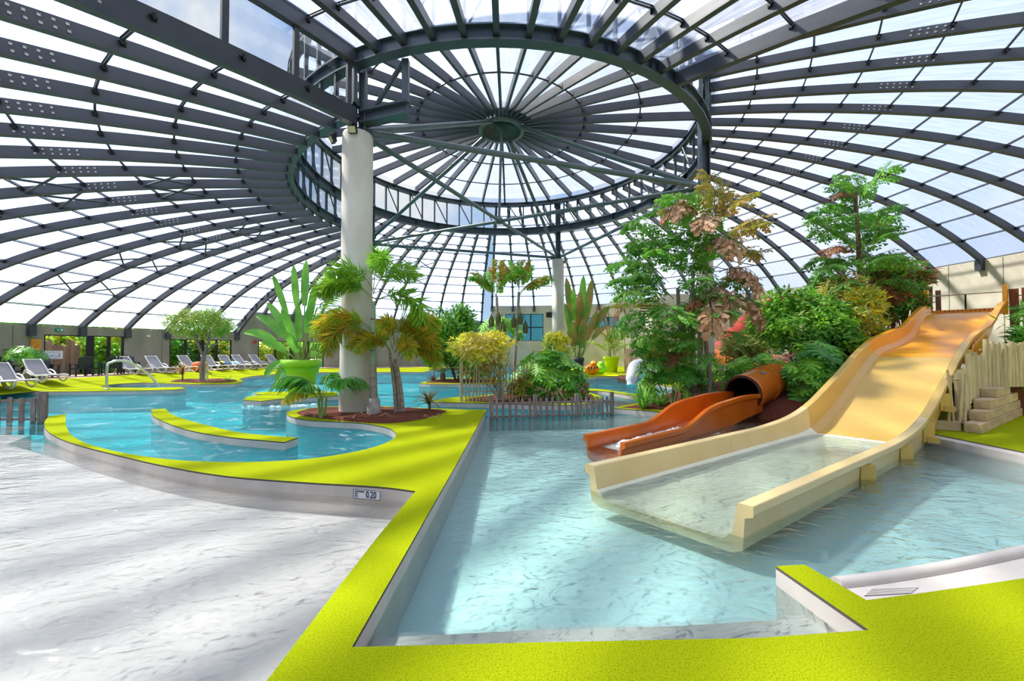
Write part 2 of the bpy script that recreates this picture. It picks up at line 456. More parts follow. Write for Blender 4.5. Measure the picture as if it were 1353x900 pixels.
ring_beam('main_ring_beam', RIN - 0.05, HM0, HM1, 0.14)
ring_beam('upper_ring_beam', RIN - 0.05, HU0, HU1, 0.11)
def glazing(az0, az1, n, h0, h1, diag=True, panes=True):
    da = (az1 - az0) / n
    mu = MB(); mu.box((RIN + 0.02, 0, (h0 + h1) / 2), (0.10, 0.07, h1 - h0)); mm = mu.mesh('mullion', STEEL_B)
    pn = MB(); pn.add([polar(RIN + 0.05, -da / 2, h0), polar(RIN + 0.05, da / 2, h0), polar(RIN + 0.05, da / 2, h1), polar(RIN + 0.05, -da / 2, h1)], [(0, 1, 2, 3)]); pmesh = pn.mesh('glass_pane', CLEAR)
    for i in range(n + 1): link('mullion', mm, lantern, rot=az0 + da * i)
    for i in range(n):
        if panes: link('glass_pane', pmesh, lantern, rot=az0 + da * (i + 0.5))
        if diag and i % 2 == 0:
            d = MB(); d.tube([polar(RIN - 0.1, az0 + da * i, h0), polar(RIN - 0.1, az0 + da * (i + 1), h1)], 0.035, 6)
            d.build('diagonal_rod', STEEL_B, lantern)
glazing(AZ_L0, AZ_N1, 30, HM1, HU0)
glazing(AZ_R1 - 2 * PI, AZ_L0, 10, HM1, HU0)
glazing(AZ_N1, AZ_R1, 24, HM1, HU0, panes=False)
glazing(AZ_L0, AZ_L1, 20, HL1, HM0)
LR = [7.95, 5.7, 3.5, 0.95]
def lh(r): return 9.2 + 0.40 * (1 - (r / 8.0) ** 1.6)
NL = 36
def lrib():
    b = MB(); rs = [7.98 - 7.0 * i / 10 for i in range(11)]; vs = []
    for r in rs: vs += [Vector((r, y, lh(r) + z)) for y, z in ((-0.05, -0.16), (0.05, -0.16), (0.05, 0.16), (-0.05, 0.16))]
    b.add(vs, [(i * 4 + j, (i + 1) * 4 + j, (i + 1) * 4 + (j + 1) % 4, i * 4 + (j + 1) % 4) for i in range(10) for j in range(4)])
    b.add(vs[:4], [(0, 1, 2, 3)])
    return b.mesh('lantern_rib', STEEL)
lr = lrib(); dl = 2 * PI / NL
lp = []
for k in range(3):
    b = MB(); z0, z1 = lh(LR[k]) + 0.18, lh(LR[k + 1]) + 0.18
    b.add([polar(LR[k], -dl / 2, z0), polar(LR[k], dl / 2, z0), polar(LR[k + 1], dl / 2, z1), polar(LR[k + 1], -dl / 2, z1)], [(0, 1, 2, 3)])
    lp.append(b.mesh('lantern_pane', FROST))
lu = []
for r in (5.7, 3.5):
    b = MB(); b.tube([polar(r, -dl / 2, lh(r)), polar(r, dl / 2, lh(r))], 0.03, 6, cap=False)
    for s in (-1, 1): b.box(polar(r, s * dl / 2 * 0.97, lh(r)), (0.2, 0.09, 0.14), 1)
    lu.append(b.mesh('lantern_purlin', [STEEL, BLACK]))
for i in range(NL):
    link('lantern_rib', lr, lantern, rot=dl * i)
    for k in range(3): link('lantern_pane', lp[k], lantern, rot=dl * (i + 0.5))
    for q in lu: link('lantern_purlin', q, lantern, rot=dl * (i + 0.5))
b = MB(); b.lathe([(0.82, 9.3), (0.98, 9.3), (0.98, 9.42), (0.90, 9.42), (0.90, 9.95), (0.98, 9.95), (0.98, 10.05), (0.0, 10.05), (0.0, 9.75), (0.80, 9.75), (0.82, 9.3)], 36)
b.build('hub_ring', PIPE, lantern)

# ---- glazed steps between the sectors
def step(az, dz_low, dz_high, number, label):
    root = bpy.data.objects.new('window_%d' % number, None); COL.objects.link(root); root.location = CXY; struct(root, label)
    up = dz_high - dz_low
    rr = [RIN + 0.2 + 1.42 * i for i in range(11)]
    for i, r in enumerate(rr):
        b = MB(); b.bar(rp(r, 0.0, az) + Vector((0, 0, dz_low - 0.1)), rp(r, 0, az) + Vector((0, 0, dz_high)), 0.07, 0.12, up=Vector((math.cos(az), math.sin(az), 0)))
        b.build('mullion', STEEL, root)
        if i < len(rr) - 1:
            q = rr[i + 1]; b = MB()
            b.add([rp(r, 0.15, az) + Vector((0, 0, dz_low)), rp(q, 0.15, az) + Vector((0, 0, dz_low)), rp(q, 0, az) + Vector((0, 0, dz_high)), rp(r, 0, az) + Vector((0, 0, dz_high))], [(0, 1, 2, 3)])
            b.build('glass_pane', CLEAR, root)
step(AZ_L1, 0.0, DZM, 1, 'glazed step beside the near roof sector')
step(AZ_N1, DZM, DZR, 2, 'glazed step above the near roof sector')
step(R(149.2), 0.0, DZM, 4, 'glazed step over the far left loungers')

# ---- pillars, posts and pipes under the lantern
HN = 5.5
def col_pt(px, py_node, dd=None): return P(px, py_node, dd)
PA, PB, PC, PD = Vector((-3.95, 10.3, 0)), Vector((2.82, 24.8, 0)), Vector((6.63, 13.9, 0)), Vector((-7.75, 21.4, 0))
for (p, rad, lab) in ((PA, 0.375, 'thick concrete pillar rising from the near mulch bed'), (PB, 0.36, 'far concrete pillar behind the split leaf bush'), (PC, 0.26, 'concrete pillar behind the orange slide'), (PD, 0.36, 'concrete pillar hidden behind the near pillar')):
    b = MB(); b.lathe([(rad + 0.02, -1.2), (rad + 0.02, 0.0), (rad + 0.015, 1.0), (rad, 2.2), (rad, 7.0), (rad - 0.03, 7.08), (0.0, 7.1)], 40)
    o = b.build('pillar', PILLAR, None, p); struct(o, lab)
N = {k: Vector((p.x, p.y, EYE + HN + 0.08)) for k, p in zip('ABCD', (PA, PB, PC, PD))}
NC = (N['A'] + N['B'] + N['C'] + N['D']) / 4
HUB = Vector((CXY.x, CXY.y, EYE + 9.3))
frame = bpy.data.objects.new('roof_frame', None); COL.objects.link(frame); struct(frame, 'pipe frame bracing the four pillar heads under the lantern')
for a, c, r in (('A', 'C', .085), ('C', 'B', .08), ('B', 'D', .08), ('D', 'A', .08), ('A', 'B', .075), ('C', 'D', .075)):
    b = MB(); d = (N[c] - N[a]).normalized(); b.tube([N[a] + d * 0.35, N[c] - d * 0.35], r, 12)
    for e, sgn in ((N[a], 1), (N[c], -1)): b.bar(e, e + d * sgn * 0.5, 0.03, 0.22)
    b.build('tie_pipe', PIPE, frame)
for k in 'ABCD':
    b = MB(); d = (HUB - N[k]).normalized(); e = HUB - Vector((d.x, d.y, 0)).normalized() * 0.9
    b.tube([N[k] + d * 0.3, e], 0.085, 12); b.build('hub_strut', PIPE, frame)
b = MB(); b.tube([NC, HUB + Vector((0, 0, 0.3))], 0.06, 10); b.build('king_post', PIPE, frame)
b = MB(); b.lathe([(0.0, -0.12), (0.16, -0.12), (0.16, 0.12), (0.0, 0.12)], 16); b.build('crossing_node', PIPE, frame, NC)
for k, top in (('A', HM0), ('B', HU1), ('C', HU1), ('D', HM1)):
    p = N[k]
    for dx in ((-0.13, 0.13) if k == 'A' else (0.0,)):
        b = MB(); w = 0.14 if k == 'A' else 0.26
        q = p + Vector((dx, 0, 0))
        for s in (-1, 1): b.box((q.x + s * w / 2, q.y, (7.1 + EYE + top) / 2), (0.03, w * 1.3, EYE + top - 7.1))
        b.box((q.x, q.y, (7.1 + EYE + top) / 2), (w, 0.03, EYE + top - 7.1))
        b.build('head_post', STEEL_B, frame)
    b = MB(); b.lathe([(0.0, 7.09), (0.24, 7.09), (0.24, 7.13), (0.0, 7.13)], 16); b.build('head_plate', STEEL_B, frame, (p.x, p.y, 0))
# stub truss beside the near pillar head
p0 = Vector((PA.x + 0.1, PA.y, EYE + 5.75)); p1 = Vector((-2.55, 9.85, EYE + 5.75)); p2 = Vector((-2.55, 9.85, EYE + HM0))
b = MB(); b.bar(p0, p1, 0.30, 0.05); b.bar(p0 + Vector((0, 0, .28)), p1 + Vector((0, 0, .28)), 0.30, 0.05); b.bar(p0 + Vector((0, 0, .14)), p1 + Vector((0, 0, .14)), 0.05, 0.26); b.build('stub_beam', STEEL_B, frame)
b = MB(); b.bar(p1 + Vector((-.06, 0, .28)), p2 + Vector((-.06, 0, 0)), 0.16, 0.16); b.build('stub_post', STEEL_B, frame)
b = MB(); b.tube([p0 + Vector((0.25, 0, .3)), p2 + Vector((-.1, 0, 0))], 0.06, 8); b.build('stub_diagonal', STEEL_B, frame)

# ================================================================== WALLS
def arc_block(mb, r0, r1, a0, a1, z0, z1, mi=0):
    n = max(1, int(abs(a1 - a0) / R(1.3)))
    for i in range(n):
        x, y = a0 + (a1 - a0) * i / n, a0 + (a1 - a0) * (i + 1) / n
        vs = [polar(r, a, z) for r in (r0, r1) for a in (x, y) for z in (z0, z1)]
        mb.add(vs, [(0, 2, 3, 1), (4, 5, 7, 6), (0, 1, 5, 4), (2, 6, 7, 3), (1, 3, 7, 5), (0, 4, 6, 2)], mi)
JOINT = pm('dark panel joint', (0.16, 0.15, 0.12), rough=0.9)
RW0, RW1 = ROUT - 0.05, ROUT + 0.25
C2 = Vector((CXY.x, CXY.y, 0))
def az_at(px, r=RW0):                      # azimuth where the sight line through column px meets the wall
    t = (px - 676.5) / FPX; dx, dy = t, 1.0
    A = dx * dx + 1; B = 2 * (dx * (-C2.x) + (-C2.y)); Cc = C2.x ** 2 + C2.y ** 2 - r * r
    s = (-B + math.sqrt(B * B - 4 * A * Cc)) / (2 * A)
    return math.atan2(s - C2.y, s * dx - C2.x) % (2 * PI)
def wall(name, a0, a1, top, mat, holes, label):
    mb = MB(); hs = sorted(holes); cur = a0
    for (h0, h1, z0, z1) in hs:
        arc_block(mb, RW0, RW1, cur, h0, -0.2, top)
        if z0 > 0: arc_block(mb, RW0, RW1, h0, h1, -0.2, z0)
        arc_block(mb, RW0, RW1, h0, h1, z1, top)
        cur = h1
    arc_block(mb, RW0, RW1, cur, a1, -0.2, top)
    o = mb.build(name, mat, None, C2); struct(o, label)
    n = int((a1 - a0) / R(5.3))
    for i in range(1, n):
        a = a0 + (a1 - a0) * i / n
        if any(h0 - .01 < a % (2 * PI) < h1 + .01 for h0, h1, *_ in holes): continue
        if not in_view(C2 + polar(RW0, a, 1.5), 100): continue
        j = MB(); j.box((0, 0, 0), (.012, .03, top - .05)); link('panel_joint', j.mesh('panel_joint', JOINT), o, polar(RW0 - .001, a, top / 2), a)
    return o
ZL, ZM, ZR = EYE + 1.12, EYE + 1.12 + DZM, EYE + 1.12 + DZR
def hole(pl, pr, z0, z1): a, b = az_at(pl), az_at(pr); return (min(a, b), max(a, b), z0, z1)
D1, D2, D3 = hole(58, 164, 0.2, 2.30), hole(224, 306, 0.2, 2.22), hole(341, 428, 0.1, 2.2)
wall('wall_left', AZ_L0, AZ_L1, ZL, CONC, [D1, D2], 'low concrete wall behind the loungers')
wall('wall_back', AZ_R1 - 2 * PI, AZ_L0, ZM, CONC, [D3], 'grey concrete wall beyond the lagoon')
WBK = hole(668, 718, 2.38, 5.0)
WB2 = hole(775, 818, 3.6, 4.55)
WB3 = hole(1018, 1052, 3.9, 5.0)
HB = [x for x in (WBK, WB2, WB3)]
wall('wall_right', AZ_N1 - 2 * PI, AZ_R1 - 2 * PI, ZR, CONC_W, [(WB3[0], WB3[1], 3.9, 5.0), (WB2[0], WB2[1], 3.6, 4.55), (WBK[0], WBK[1], 2.38, 5.0)], 'tall warm concrete wall behind the slides')
wall('wall_front', AZ_L1, AZ_N1, ZM, CONC, [], 'concrete wall behind the viewer')
def glazed(name, hl, n, rows, label, mat_glass=CLEAR, door=True, fr=None, thick=None):
    a0, a1, z0, z1 = hl
    root = bpy.data.objects.new(name, None); COL.objects.link(root); root.location = C2; struct(root, label)
    fr = fr or [i / n for i in range(n + 1)]
    def vbar(a, w): b = MB(); b.box((0, 0, 0), (0.12, w, z1 - z0)); b.build('frame', BLACK, root, polar(RW0 + 0.06, a, (z0 + z1) / 2), a)
    for i in range(n + 1):
        vbar(a0 + (a1 - a0) * fr[i], 0.3 if (i == thick if thick is not None else (i % 2 == 0 and i not in (0, n))) else 0.12)
    for j in range(rows + 1):
        z = z0 + (z1 - z0) * j / rows
        b = MB(); arc_block(b, RW0 + 0.02, RW0 + 0.12, a0, a1, z - 0.05, z + 0.05); b.build('rail', BLACK, root)
    for i in range(n):
        for j in range(rows):
            b = MB(); x, y = a0 + (a1 - a0) * fr[i], a0 + (a1 - a0) * fr[i + 1]; zz0, zz1 = z0 + (z1 - z0) * j / rows, z0 + (z1 - z0) * (j + 1) / rows
            b.add([polar(RW0 + 0.07, x, zz0), polar(RW0 + 0.07, y, zz0), polar(RW0 + 0.07, y, zz1), polar(RW0 + 0.07, x, zz1)], [(0, 1, 2, 3)])
            b.build('pane', mat_glass, root)
    return root
TEAL = pane_mat('teal tinted glass', (0.10, 0.34, 0.32), 1.0, (1, 1, 1), 0.25)
glazed('door_1', D1, 3, 1, 'dark framed sliding doors facing the timber screen', fr=[0, .20, .44, 1], thick=2)
glazed('door_2', D2, 4, 1, 'dark framed doors behind the grey trunked tree')
glazed('door_3', D3, 4, 1, 'dark framed doors behind the big lime pot')
glazed('window_5', WBK, 3, 2, 'dark framed window high in the far wall', TEAL, False)
glazed('window_6', WB2, 3, 1, 'teal strip window near the far lime pot', TEAL, False)
glazed('window_7', WB3, 2, 1, 'small teal window behind the red tube', TEAL, False)

# ================================================================== GROUND, POOLS, DECKS
ZW = -0.14
b = MB(); b.lathe([(0.0, 0.0), (70, 0.0)], 48); struct(b.build('ground', EARTH, None, (CXY.x, CXY.y, -1.35)), 'ground around and under the dome')
b = MB(); arc_block(b, 22.7, 70, 0, 2 * PI, -1.3, -0.08); struct(b.build('ground', EARTH, None, C2), 'grassy ground outside the dome')
b = MB(); b.lathe([(0.0, 0.0), (22.2, 0.0)], 64); struct(b.build('pool_floor', P_TURQ, None, (CXY.x, CXY.y, -0.80)), 'turquoise floor of the lagoon')
lag = [Vector((-0.6, 10.25, 0)), Vector((2.6, 10.55, 0)), Vector((5.0, 11.0, 0)), Vector((7.6, 11.4, 0)), Vector((9.1, 9.2, 0))] + [C2 + polar(22.2, R(a), 0) for a in range(-15, 200, 3)] + [Vector((-10.95, 9.3, 0)), Vector((-10.4, 8.4, 0)), Vector((-6.5, 6.5, 0)), Vector((-3.0, 5.9, 0)), Vector((-0.95, 5.3, 0)), Vector((-0.85, 7.0, 0)), Vector((-0.75, 10.2, 0))]
b = MB(); b.add([(v.x, v.y, ZW) for v in lag], [tuple(range(len(lag)))]); struct(b.build('water', W_LAG), 'rippled turquoise lagoon water')

def g2(pts, z=0.0): return [G(x, y, z) for x, y in pts]
def deck(name, outline, label, z0=-1.3, z1=0.0, top=LIME, side=WHITEW, below=P_TURQ):
    b = MB(); b.prism(outline, z0, z1, 0, 1, 2, 3 if below else None)
    return struct(b.build(name, [top, side, EDGE, below or side]), label)
# -- main lime deck: near strip, spur, curved arm round the lagoon bowl
arm_out = smooth_poly(g2([(549, 649), (500, 643), (400, 637), (300, 629), (220, 616), (150, 600), (100, 587), (72, 576), (60, 566), (59, 557), (65, 550)]), 5)
arm_in = smooth_poly(g2([(87, 547), (87, 559), (92, 572), (108, 583), (135, 592), (172, 600), (230, 607.5), (300, 610.5), (380, 608.5), (440, 602), (490, 592), (514, 583), (523, 576), (519, 568.5), (505, 563.5), (477, 559), (441, 557), (406, 555), (386, 551), (379, 547), (381, 544), (397, 541), (423, 538), (446, 537), (498, 536.5), (548, 538.5), (610, 541), (643, 541.5)]), 5)
right = g2([(601, 617), (465, 855), (700, 849), (1000, 843), (1148, 832.5), (1025, 748), (1063, 746), (1145, 793), (1215, 784), (1285, 774), (1353, 764)])
off = [Vector((6.5, 2.75, 0)), Vector((7.5, 2.6, 0)), Vector((7.5, -3.0, 0)), Vector((-1.75, -3.0, 0))]
left_edge = [G(352, 900), G(440, 785), G(500, 708)]
main = arm_out + arm_in + right + off + left_edge
deck('floor', main, 'lime rubber deck curving from the foreground round the lagoon bowl', below=None)
for ln in (arm_in[:-8],):
    b = MB(); vs = []
    for i, p in enumerate(ln):
        t = (ln[min(i + 1, len(ln) - 1)] - ln[max(i - 1, 0)]).normalized(); q = p + Vector((-t.y, t.x, 0)) * 0.012
        vs += [(q.x, q.y, -0.165), (q.x, q.y, -0.85)]
    b.add(vs, [(2 * i, 2 * i + 1, 2 * i + 3, 2 * i + 2) for i in range(len(ln) - 1)]); struct(b.build('pool_liner', P_TURQ), 'turquoise liner on the lagoon side of the curved arm')
# -- curved kerb in the bowl
kout = smooth_poly(g2([(200, 541), (202, 549), (220, 558.5), (252, 569), (300, 577), (345, 581.5), (376, 584)]), 5)
kin = smooth_poly(g2([(394, 578), (355, 575.5), (312, 570.5), (270, 561), (240, 552.5), (226, 546.5), (218.5, 540)]), 5)
deck('kerb', kout + kin, 'short curved lime topped kerb standing in the lagoon bowl')
# -- left lounger deck with its planted spit and the small notch pool
lf = [Vector((-20.9, 9.0, 0)), G(0, 517.5), G(90, 517.3), G(180, 516.3), G(230, 515), G(246, 513), G(238, 511.5), G(190, 512.3), G(140, 512.2), G(132, 510.5), G(150, 507.5), G(190, 505.5), G(215, 506.5), G(262, 508), G(312, 507.5), G(322, 504.5), G(316, 500.8), G(330, 497.5), G(370, 493.6), G(440, 491.8), G(560, 491.5)]
backarc = [C2 + polar(22.22, R(a), 0) for a in range(104, 212, 4)]
deck('floor', lf + backarc, 'lime deck along the left wall under the loungers')
def terrace_z(r, a):                        # the terrace along the lounger wall is a little raised
    t = min(1, max(0, (r - 17.6) / 2.0)); t = t * t * (3 - 2 * t); u = min(1, max(0, (math.degrees(a) - 128) / 16.0))
    return 0.26 * t * u + 0.006
for nm, ra, rb_, mt, lab in (('terrace', 17.6, 19.7, LIME, 'lime ramp rising from the lagoon deck to the lounger terrace'), ('terrace', 19.7, 22.25, TERR, 'pinkish paved terrace strip along the lounger wall')):
    b = MB(); na = 60; nr = 6; vs = []
    for i in range(na + 1):
        a = R(104 + 102 * i / na)
        for j in range(nr + 1):
            r = ra + (rb_ - ra) * j / nr; vs.append(polar(r, a, terrace_z(r, a)))
    b.add(vs, [(i * (nr + 1) + j, i * (nr + 1) + j + 1, (i + 1) * (nr + 1) + j + 1, (i + 1) * (nr + 1) + j) for i in range(na) for j in range(nr)], 0, True)
    struct(b.build(nm, mt, None, C2), lab)
def T(px, r=None, z=None):                  # point on the lounger terrace in the column px, r metres from the dome axis
    a = az_at(px, r); return C2 + polar(r, a, terrace_z(r, a))
# -- pot spit in the middle of the lagoon
spit = g2([(321, 528.6), (327, 524), (345, 522), (334, 519.5), (350, 517.5), (420, 516.5), (445, 518), (448, 523), (420, 524.5), (380, 526), (345, 529.8)])
deck('kerb', spit, 'low lime topped spit in the lagoon under the big pot')
# -- tree island behind
isl2 = smooth_poly(g2([(554, 506.5), (571, 502), (590, 499.5), (640, 499), (665, 503), (655, 507), (613, 507.3), (575, 507.6), (554, 506.5)]), 4)[:-1]
deck('floor', isl2, 'planted island with the broad leafy tree', top=LIME)
# -- fenced island
isl = smooth_poly(g2([(566, 531), (590, 526), (640, 522), (700, 517), (760, 516.5), (790, 522), (792, 529), (770, 534), (720, 535), (646, 533), (579, 531.3), (566, 531)]), 4)[:-1]
deck('floor', isl, 'planted island with the bamboo fence')
# -- curved channel wall right of the fenced island
ch = smooth_poly(g2([(760, 516.5), (790, 516.5), (815, 519.5), (838, 523), (870, 526)]), 5) + smooth_poly(g2([(872, 523.5), (838, 520.5), (815, 517), (790, 514), (760, 513.5)]), 5)
deck('kerb', ch, 'thin lime topped channel wall behind the small picket fence')
# -- orange slide island
oi = smooth_poly(g2([(811, 539), (826, 535.5), (850, 532), (900, 527)]), 4) + [Vector((7.2, 14.2, 0)), Vector((6.3, 20.3, 0)), Vector((12, 24.0, 0)), Vector((19.5, 24.0, 0)), Vector((20.5, 17.6, 0)), Vector((9.1, 9.15, 0))] + g2([(1062, 541), (1040, 541)]) + [G(960, 545), G(869, 544)]
deck('floor', oi, 'planted island behind the orange slide', below=None)
# -- far right deck with pots and toys
fr = g2([(756, 497.5), (770, 497.6), (838, 497.4)]) + [Vector((6.6, 23.8, 0)), Vector((12, 25, 0)), Vector((19, 25, 0))] + [C2 + polar(22.22, R(a), 0) for a in range(24, 96, 4)] + [Vector((2.0, 38.0, 0)), Vector((2.6, 30.0, 0))]
deck('floor', fr, 'far lime deck with the inflatable toys')
b = MB(); q = g2([(817, 496.4), (838, 496.4), (838, 501.5), (817, 500.5)], 0.0); b.prism(q, -0.25, 0.03); WOODD = pm('brown decking', (0.23, 0.09, 0.05), (0.16, 0.06, 0.035), scale=6, rough=0.7); struct(b.build('kerb', WOODD), 'brown timber step at the far deck edge')
# -- splash pool basin floor (pale aqua) and paddling pool basin floor
sp = [G(643, 541.5), G(601, 617), G(465, 855), G(470, 860), G(1148, 840), G(1145, 800), G(1353, 770), Vector((7.4, 2.6, 0)), Vector((8.3, 5.0, 0)), Vector((8.3, 8.4, 0)), Vector((9.1, 9.2, 0)), Vector((7.6, 11.4, 0)), Vector((5.0, 11.0, 0)), Vector((2.6, 10.55, 0)), Vector((-0.6, 10.25, 0))]
spp = [Vector((v.x, v.y, 0)) for v in sp]
b = MB(); b.prism(spp, -0.79, -0.46, 0, 0); struct(b.build('pool_floor', P_AQUA), 'pale aqua floor of the slide splash pool')
b = MB(); b.prism(spp, ZW - 0.002, ZW, 0, 0); b.f = b.f[:1]; b.m = b.m[:1]; b.sm = b.sm[:1]; struct(b.build('water', W_AQUA), 'pale aqua water of the slide splash pool')
pd = [Vector((-1.2, 1.0, 0)), G(500, 708), G(549, 647), Vector((-1.5, 5.6, 0)), Vector((-4.0, 6.4, 0)), Vector((-9.4, 8.2, 0)), Vector((-10.6, 9.15, 0)), Vector((-20.8, 9.3, 0)), Vector((-18, 4, 0)), Vector((-14, -.5, 0)), Vector((-1.5, -3.0, 0))]
pdf = [Vector((-1.05, 1.0, 0)), Vector((-0.98, 3.6, 0)), Vector((-0.95, 5.2, 0)), Vector((-3.0, 5.9, 0)), Vector((-6.5, 6.5, 0)), Vector((-10.4, 8.4, 0)), Vector((-10.95, 9.3, 0)), Vector((-20.8, 9.3, 0)), Vector((-18, 4, 0)), Vector((-14, -.5, 0)), Vector((-9.3, -3.0, 0)), Vector((-1.3, -3.0, 0))]
b = MB(); b.prism(pdf, -0.79, -0.36, 0, 0); struct(b.build('pool_floor', P_WHITE), 'white floor of the paddling pool')
b = MB(); b.prism(pdf, ZW - 0.002, ZW, 0, 0); b.f = b.f[:1]; b.m = b.m[:1]; b.sm = b.sm[:1]; struct(b.build('water', W_PAD), 'clear water of the white paddling pool')
# -- coping ledges in the splash pool and the shallow entry step with its grate
led = g2([(470, 848), (700, 842), (1000, 836), (1140, 828)], 0)
b = MB(); e0 = [G(465, 855), G(700, 849), G(1000, 843), G(1148, 832.5)]; e1 = [G(1085, 818, -.2), G(900, 829, -.2), G(700, 835, -.2), G(482, 846, -.2)]
b.prism(e0 + e1, -0.6, ZW - 0.05, 0, 0); struct(b.build('trim_1', WHITEW), 'pale submerged ledge along the near pool edge')
b = MB(); st = smooth_poly([G(1143, 792, 0), G(1105, 769, -0.08), G(1170, 761, -0.08), G(1255, 747, -0.08), G(1353, 727, -0.08), Vector((5.6, 3.75, 0)), Vector((7.4, 4.2, 0))], 4) + [Vector((7.4, 2.6, 0)), Vector((6.4, 2.7, 0)), G(1353, 762), G(1215, 783)]
b.prism(st, -0.6, -0.085, 0, 0); struct(b.build('trim_2', WHITEW), 'pale entry step beside the lime spur')
lipc = smooth_poly([G(1105, 768.5, -0.06), G(1170, 760.5, -0.06), G(1255, 746.5, -0.06), G(1353, 726.5, -0.06), Vector((5.6, 3.76, -0.06)), Vector((7.4, 4.21, -0.06))], 5)
b = MB(); b.tube([p + Vector((0, 0, -0.02)) for p in lipc], 0.05, 8); struct(b.build('trim_3', WHITEW), 'rounded lip of the entry step')
grate = thing('drain_grate', 'slotted metal drain grate at the corner of the entry step', 'grate', (0, 0, 0))
ga, gb_, gc, gd = G(1141, 788, -0.083), G(1152, 778, -0.083), G(1214, 776, -0.083), G(1203, 784.5, -0.083)
GR_M = pm('brown grate slot', (0.14, 0.08, 0.06), rough=0.7); GRW = pm('pale grate bar', (0.75, 0.70, 0.66), rough=0.45)
b = MB(); b.add([ga, gd, gc, gb_], [(0, 1, 2, 3)]); b.build('grate_pan', GR_M, grate)
for i in range(5):
    t = (i + 0.5) / 5; b = MB(); b.bar(ga.lerp(gb_, t) + Vector((0, 0, .003)), gd.lerp(gc, t) + Vector((0, 0, .003)), 0.006, 0.006); b.build('grate_bar', GRW, grate)
# -- right bank: coping and deck beside the timber steps
rb = [Vector((7.95, 6.0, 0)), Vector((7.95, 8.15, 0)), Vector((8.6, 8.7, 0)), Vector((9.6, 9.4, 0)), Vector((20.5, 17.2, 0)), Vector((21.4, 13, 0)), Vector((18.5, 6, 0)), Vector((13, 0, 0)), Vector((8.6, -3, 0)), Vector((8.0, 3, 0))]
deck('floor', rb, 'lime deck at the right beside the timber steps', below=None)
cop = [Vector((7.72, 8.35, 0)), Vector((7.95, 8.30, 0)), Vector((7.97, 3.0, 0)), Vector((7.72, 3.0, 0))]
b = MB(); b.prism(cop, -0.6, -0.02, 0, 0); struct(b.build('trim_4', WHITEW), 'white coping of the right pool edge')

# -- bark mulch beds
def bed(outline, label, z=0.035):
    b = MB(); n = len(outline); c = sum((Vector((p[0], p[1], 0)) for p in outline), Vector()) / n
    vs = []; K = 9
    for k in range(K + 1):
        t = k / K
        for p in outline:
            q = c.lerp(Vector((p[0], p[1], 0)), t)
            hgt = 0.0 if k == K else z + 0.035 * noise.noise(q * 3.1) + 0.02 * noise.noise(q * 9)
            vs.append(Vector((q.x, q.y, 0.004 + max(hgt, 0.004 if k < K else 0))))
    b.add(vs, [(k * n + i, k * n + (i + 1) % n, (k + 1) * n + (i + 1) % n, (k + 1) * n + i) for k in range(K) for i in range(n)], 0, True)
    o = b.build('mulch_bed', MULCH); stuff(o); o['label'] = label; return o
bed(smooth_poly(g2([(392, 545), (397, 549), (423, 553), (459, 557), (494, 559.3), (517, 559.3), (548, 556), (574, 550), (590, 543.8), (580, 542), (548, 540.5), (512, 539), (446, 539), (406, 541.5), (392, 545)]), 5)[:-1], 'red bark mulch around the near pillar', 0.05)
bed(smooth_poly(g2([(226, 504.8), (260, 505.8), (300, 505.5), (314, 503), (300, 501), (260, 501), (230, 502.5), (226, 504.8)]), 5)[:-1], 'red bark mulch under the grey trunked tree')
bed(smooth_poly(g2([(562, 505.8), (580, 506.3), (612, 506.3), (655, 505), (655, 502), (600, 501), (575, 502.5), (562, 505.8)]), 5)[:-1], 'bark mulch under the broad leafy tree')
bed(smooth_poly(g2([(612, 530), (660, 531.5), (720, 532.5), (765, 531), (783, 527), (778, 521), (740, 519), (680, 520), (630, 525), (612, 530)]), 5)[:-1], 'bark mulch inside the bamboo fence')
bed(smooth_poly(g2([(820, 538.5), (845, 540.5), (880, 541.5), (960, 542), (1030, 540), (1060, 539), (1050, 528), (960, 524), (880, 529), (850, 534), (820, 538.5)]), 5)[:-1], 'bark mulch behind the orange slide')

# -- depth sign plate on the paddling pool wall
s0, s1 = G(470.0, 642.0), G(505.0, 645.0)
d = (s1 - s0).normalized(); ang = math.atan2(d.y, d.x); wd = (s1 - s0).length
sgn = thing('depth_sign', 'small white water depth plate on the paddling pool wall', 'sign', (s0 + s1) / 2 + Vector((d.y, -d.x, 0)) * 0.035 + Vector((0, 0, -0.075)), ang)
SGW = pm('white enamel', (0.75, 0.76, 0.80), rough=0.35); SGK = pm('navy print', (0.01, 0.012, 0.05), rough=0.5)
b = MB(); b.box((0, 0, 0), (wd, 0.012, 0.105), 0); b.build('plate', SGW, sgn)
b = MB()
for c, s in (((0, -.007, .0525), (wd, .006, .005)), ((0, -.007, -.0525), (wd, .006, .005)), ((-wd / 2, -.007, 0), (.005, .006, .105)), ((wd / 2, -.007, 0), (.005, .006, .105))): b.box(c, s)
b.build('plate_rim', SGK, sgn)
def text(body, size, loc, parent, mat, name='lettering', rot=(PI / 2, 0, 0), bold=0.0, xs=1.0):
    f = bpy.data.curves.new(name, 'FONT'); f.body = body; f.size = size; f.extrude = 0.001; f.offset = bold; f.materials.append(mat)
    t = bpy.data.objects.new('tmp', f); COL.objects.link(t); bpy.context.view_layer.update()
    me = bpy.data.meshes.new_from_object(t.evaluated_get(bpy.context.evaluated_depsgraph_get())); bpy.data.objects.remove(t); bpy.data.curves.remove(f)
    o = bpy.data.objects.new(name, me); COL.objects.link(o); o.parent = parent; o.location = loc; o.rotation_euler = rot; o.scale = (xs, 1, 1); return o
text('0.20', 0.108, (-0.01 * 0 - wd * 0.03, -.0085, -.034), sgn, SGK, bold=0.002, xs=0.72)
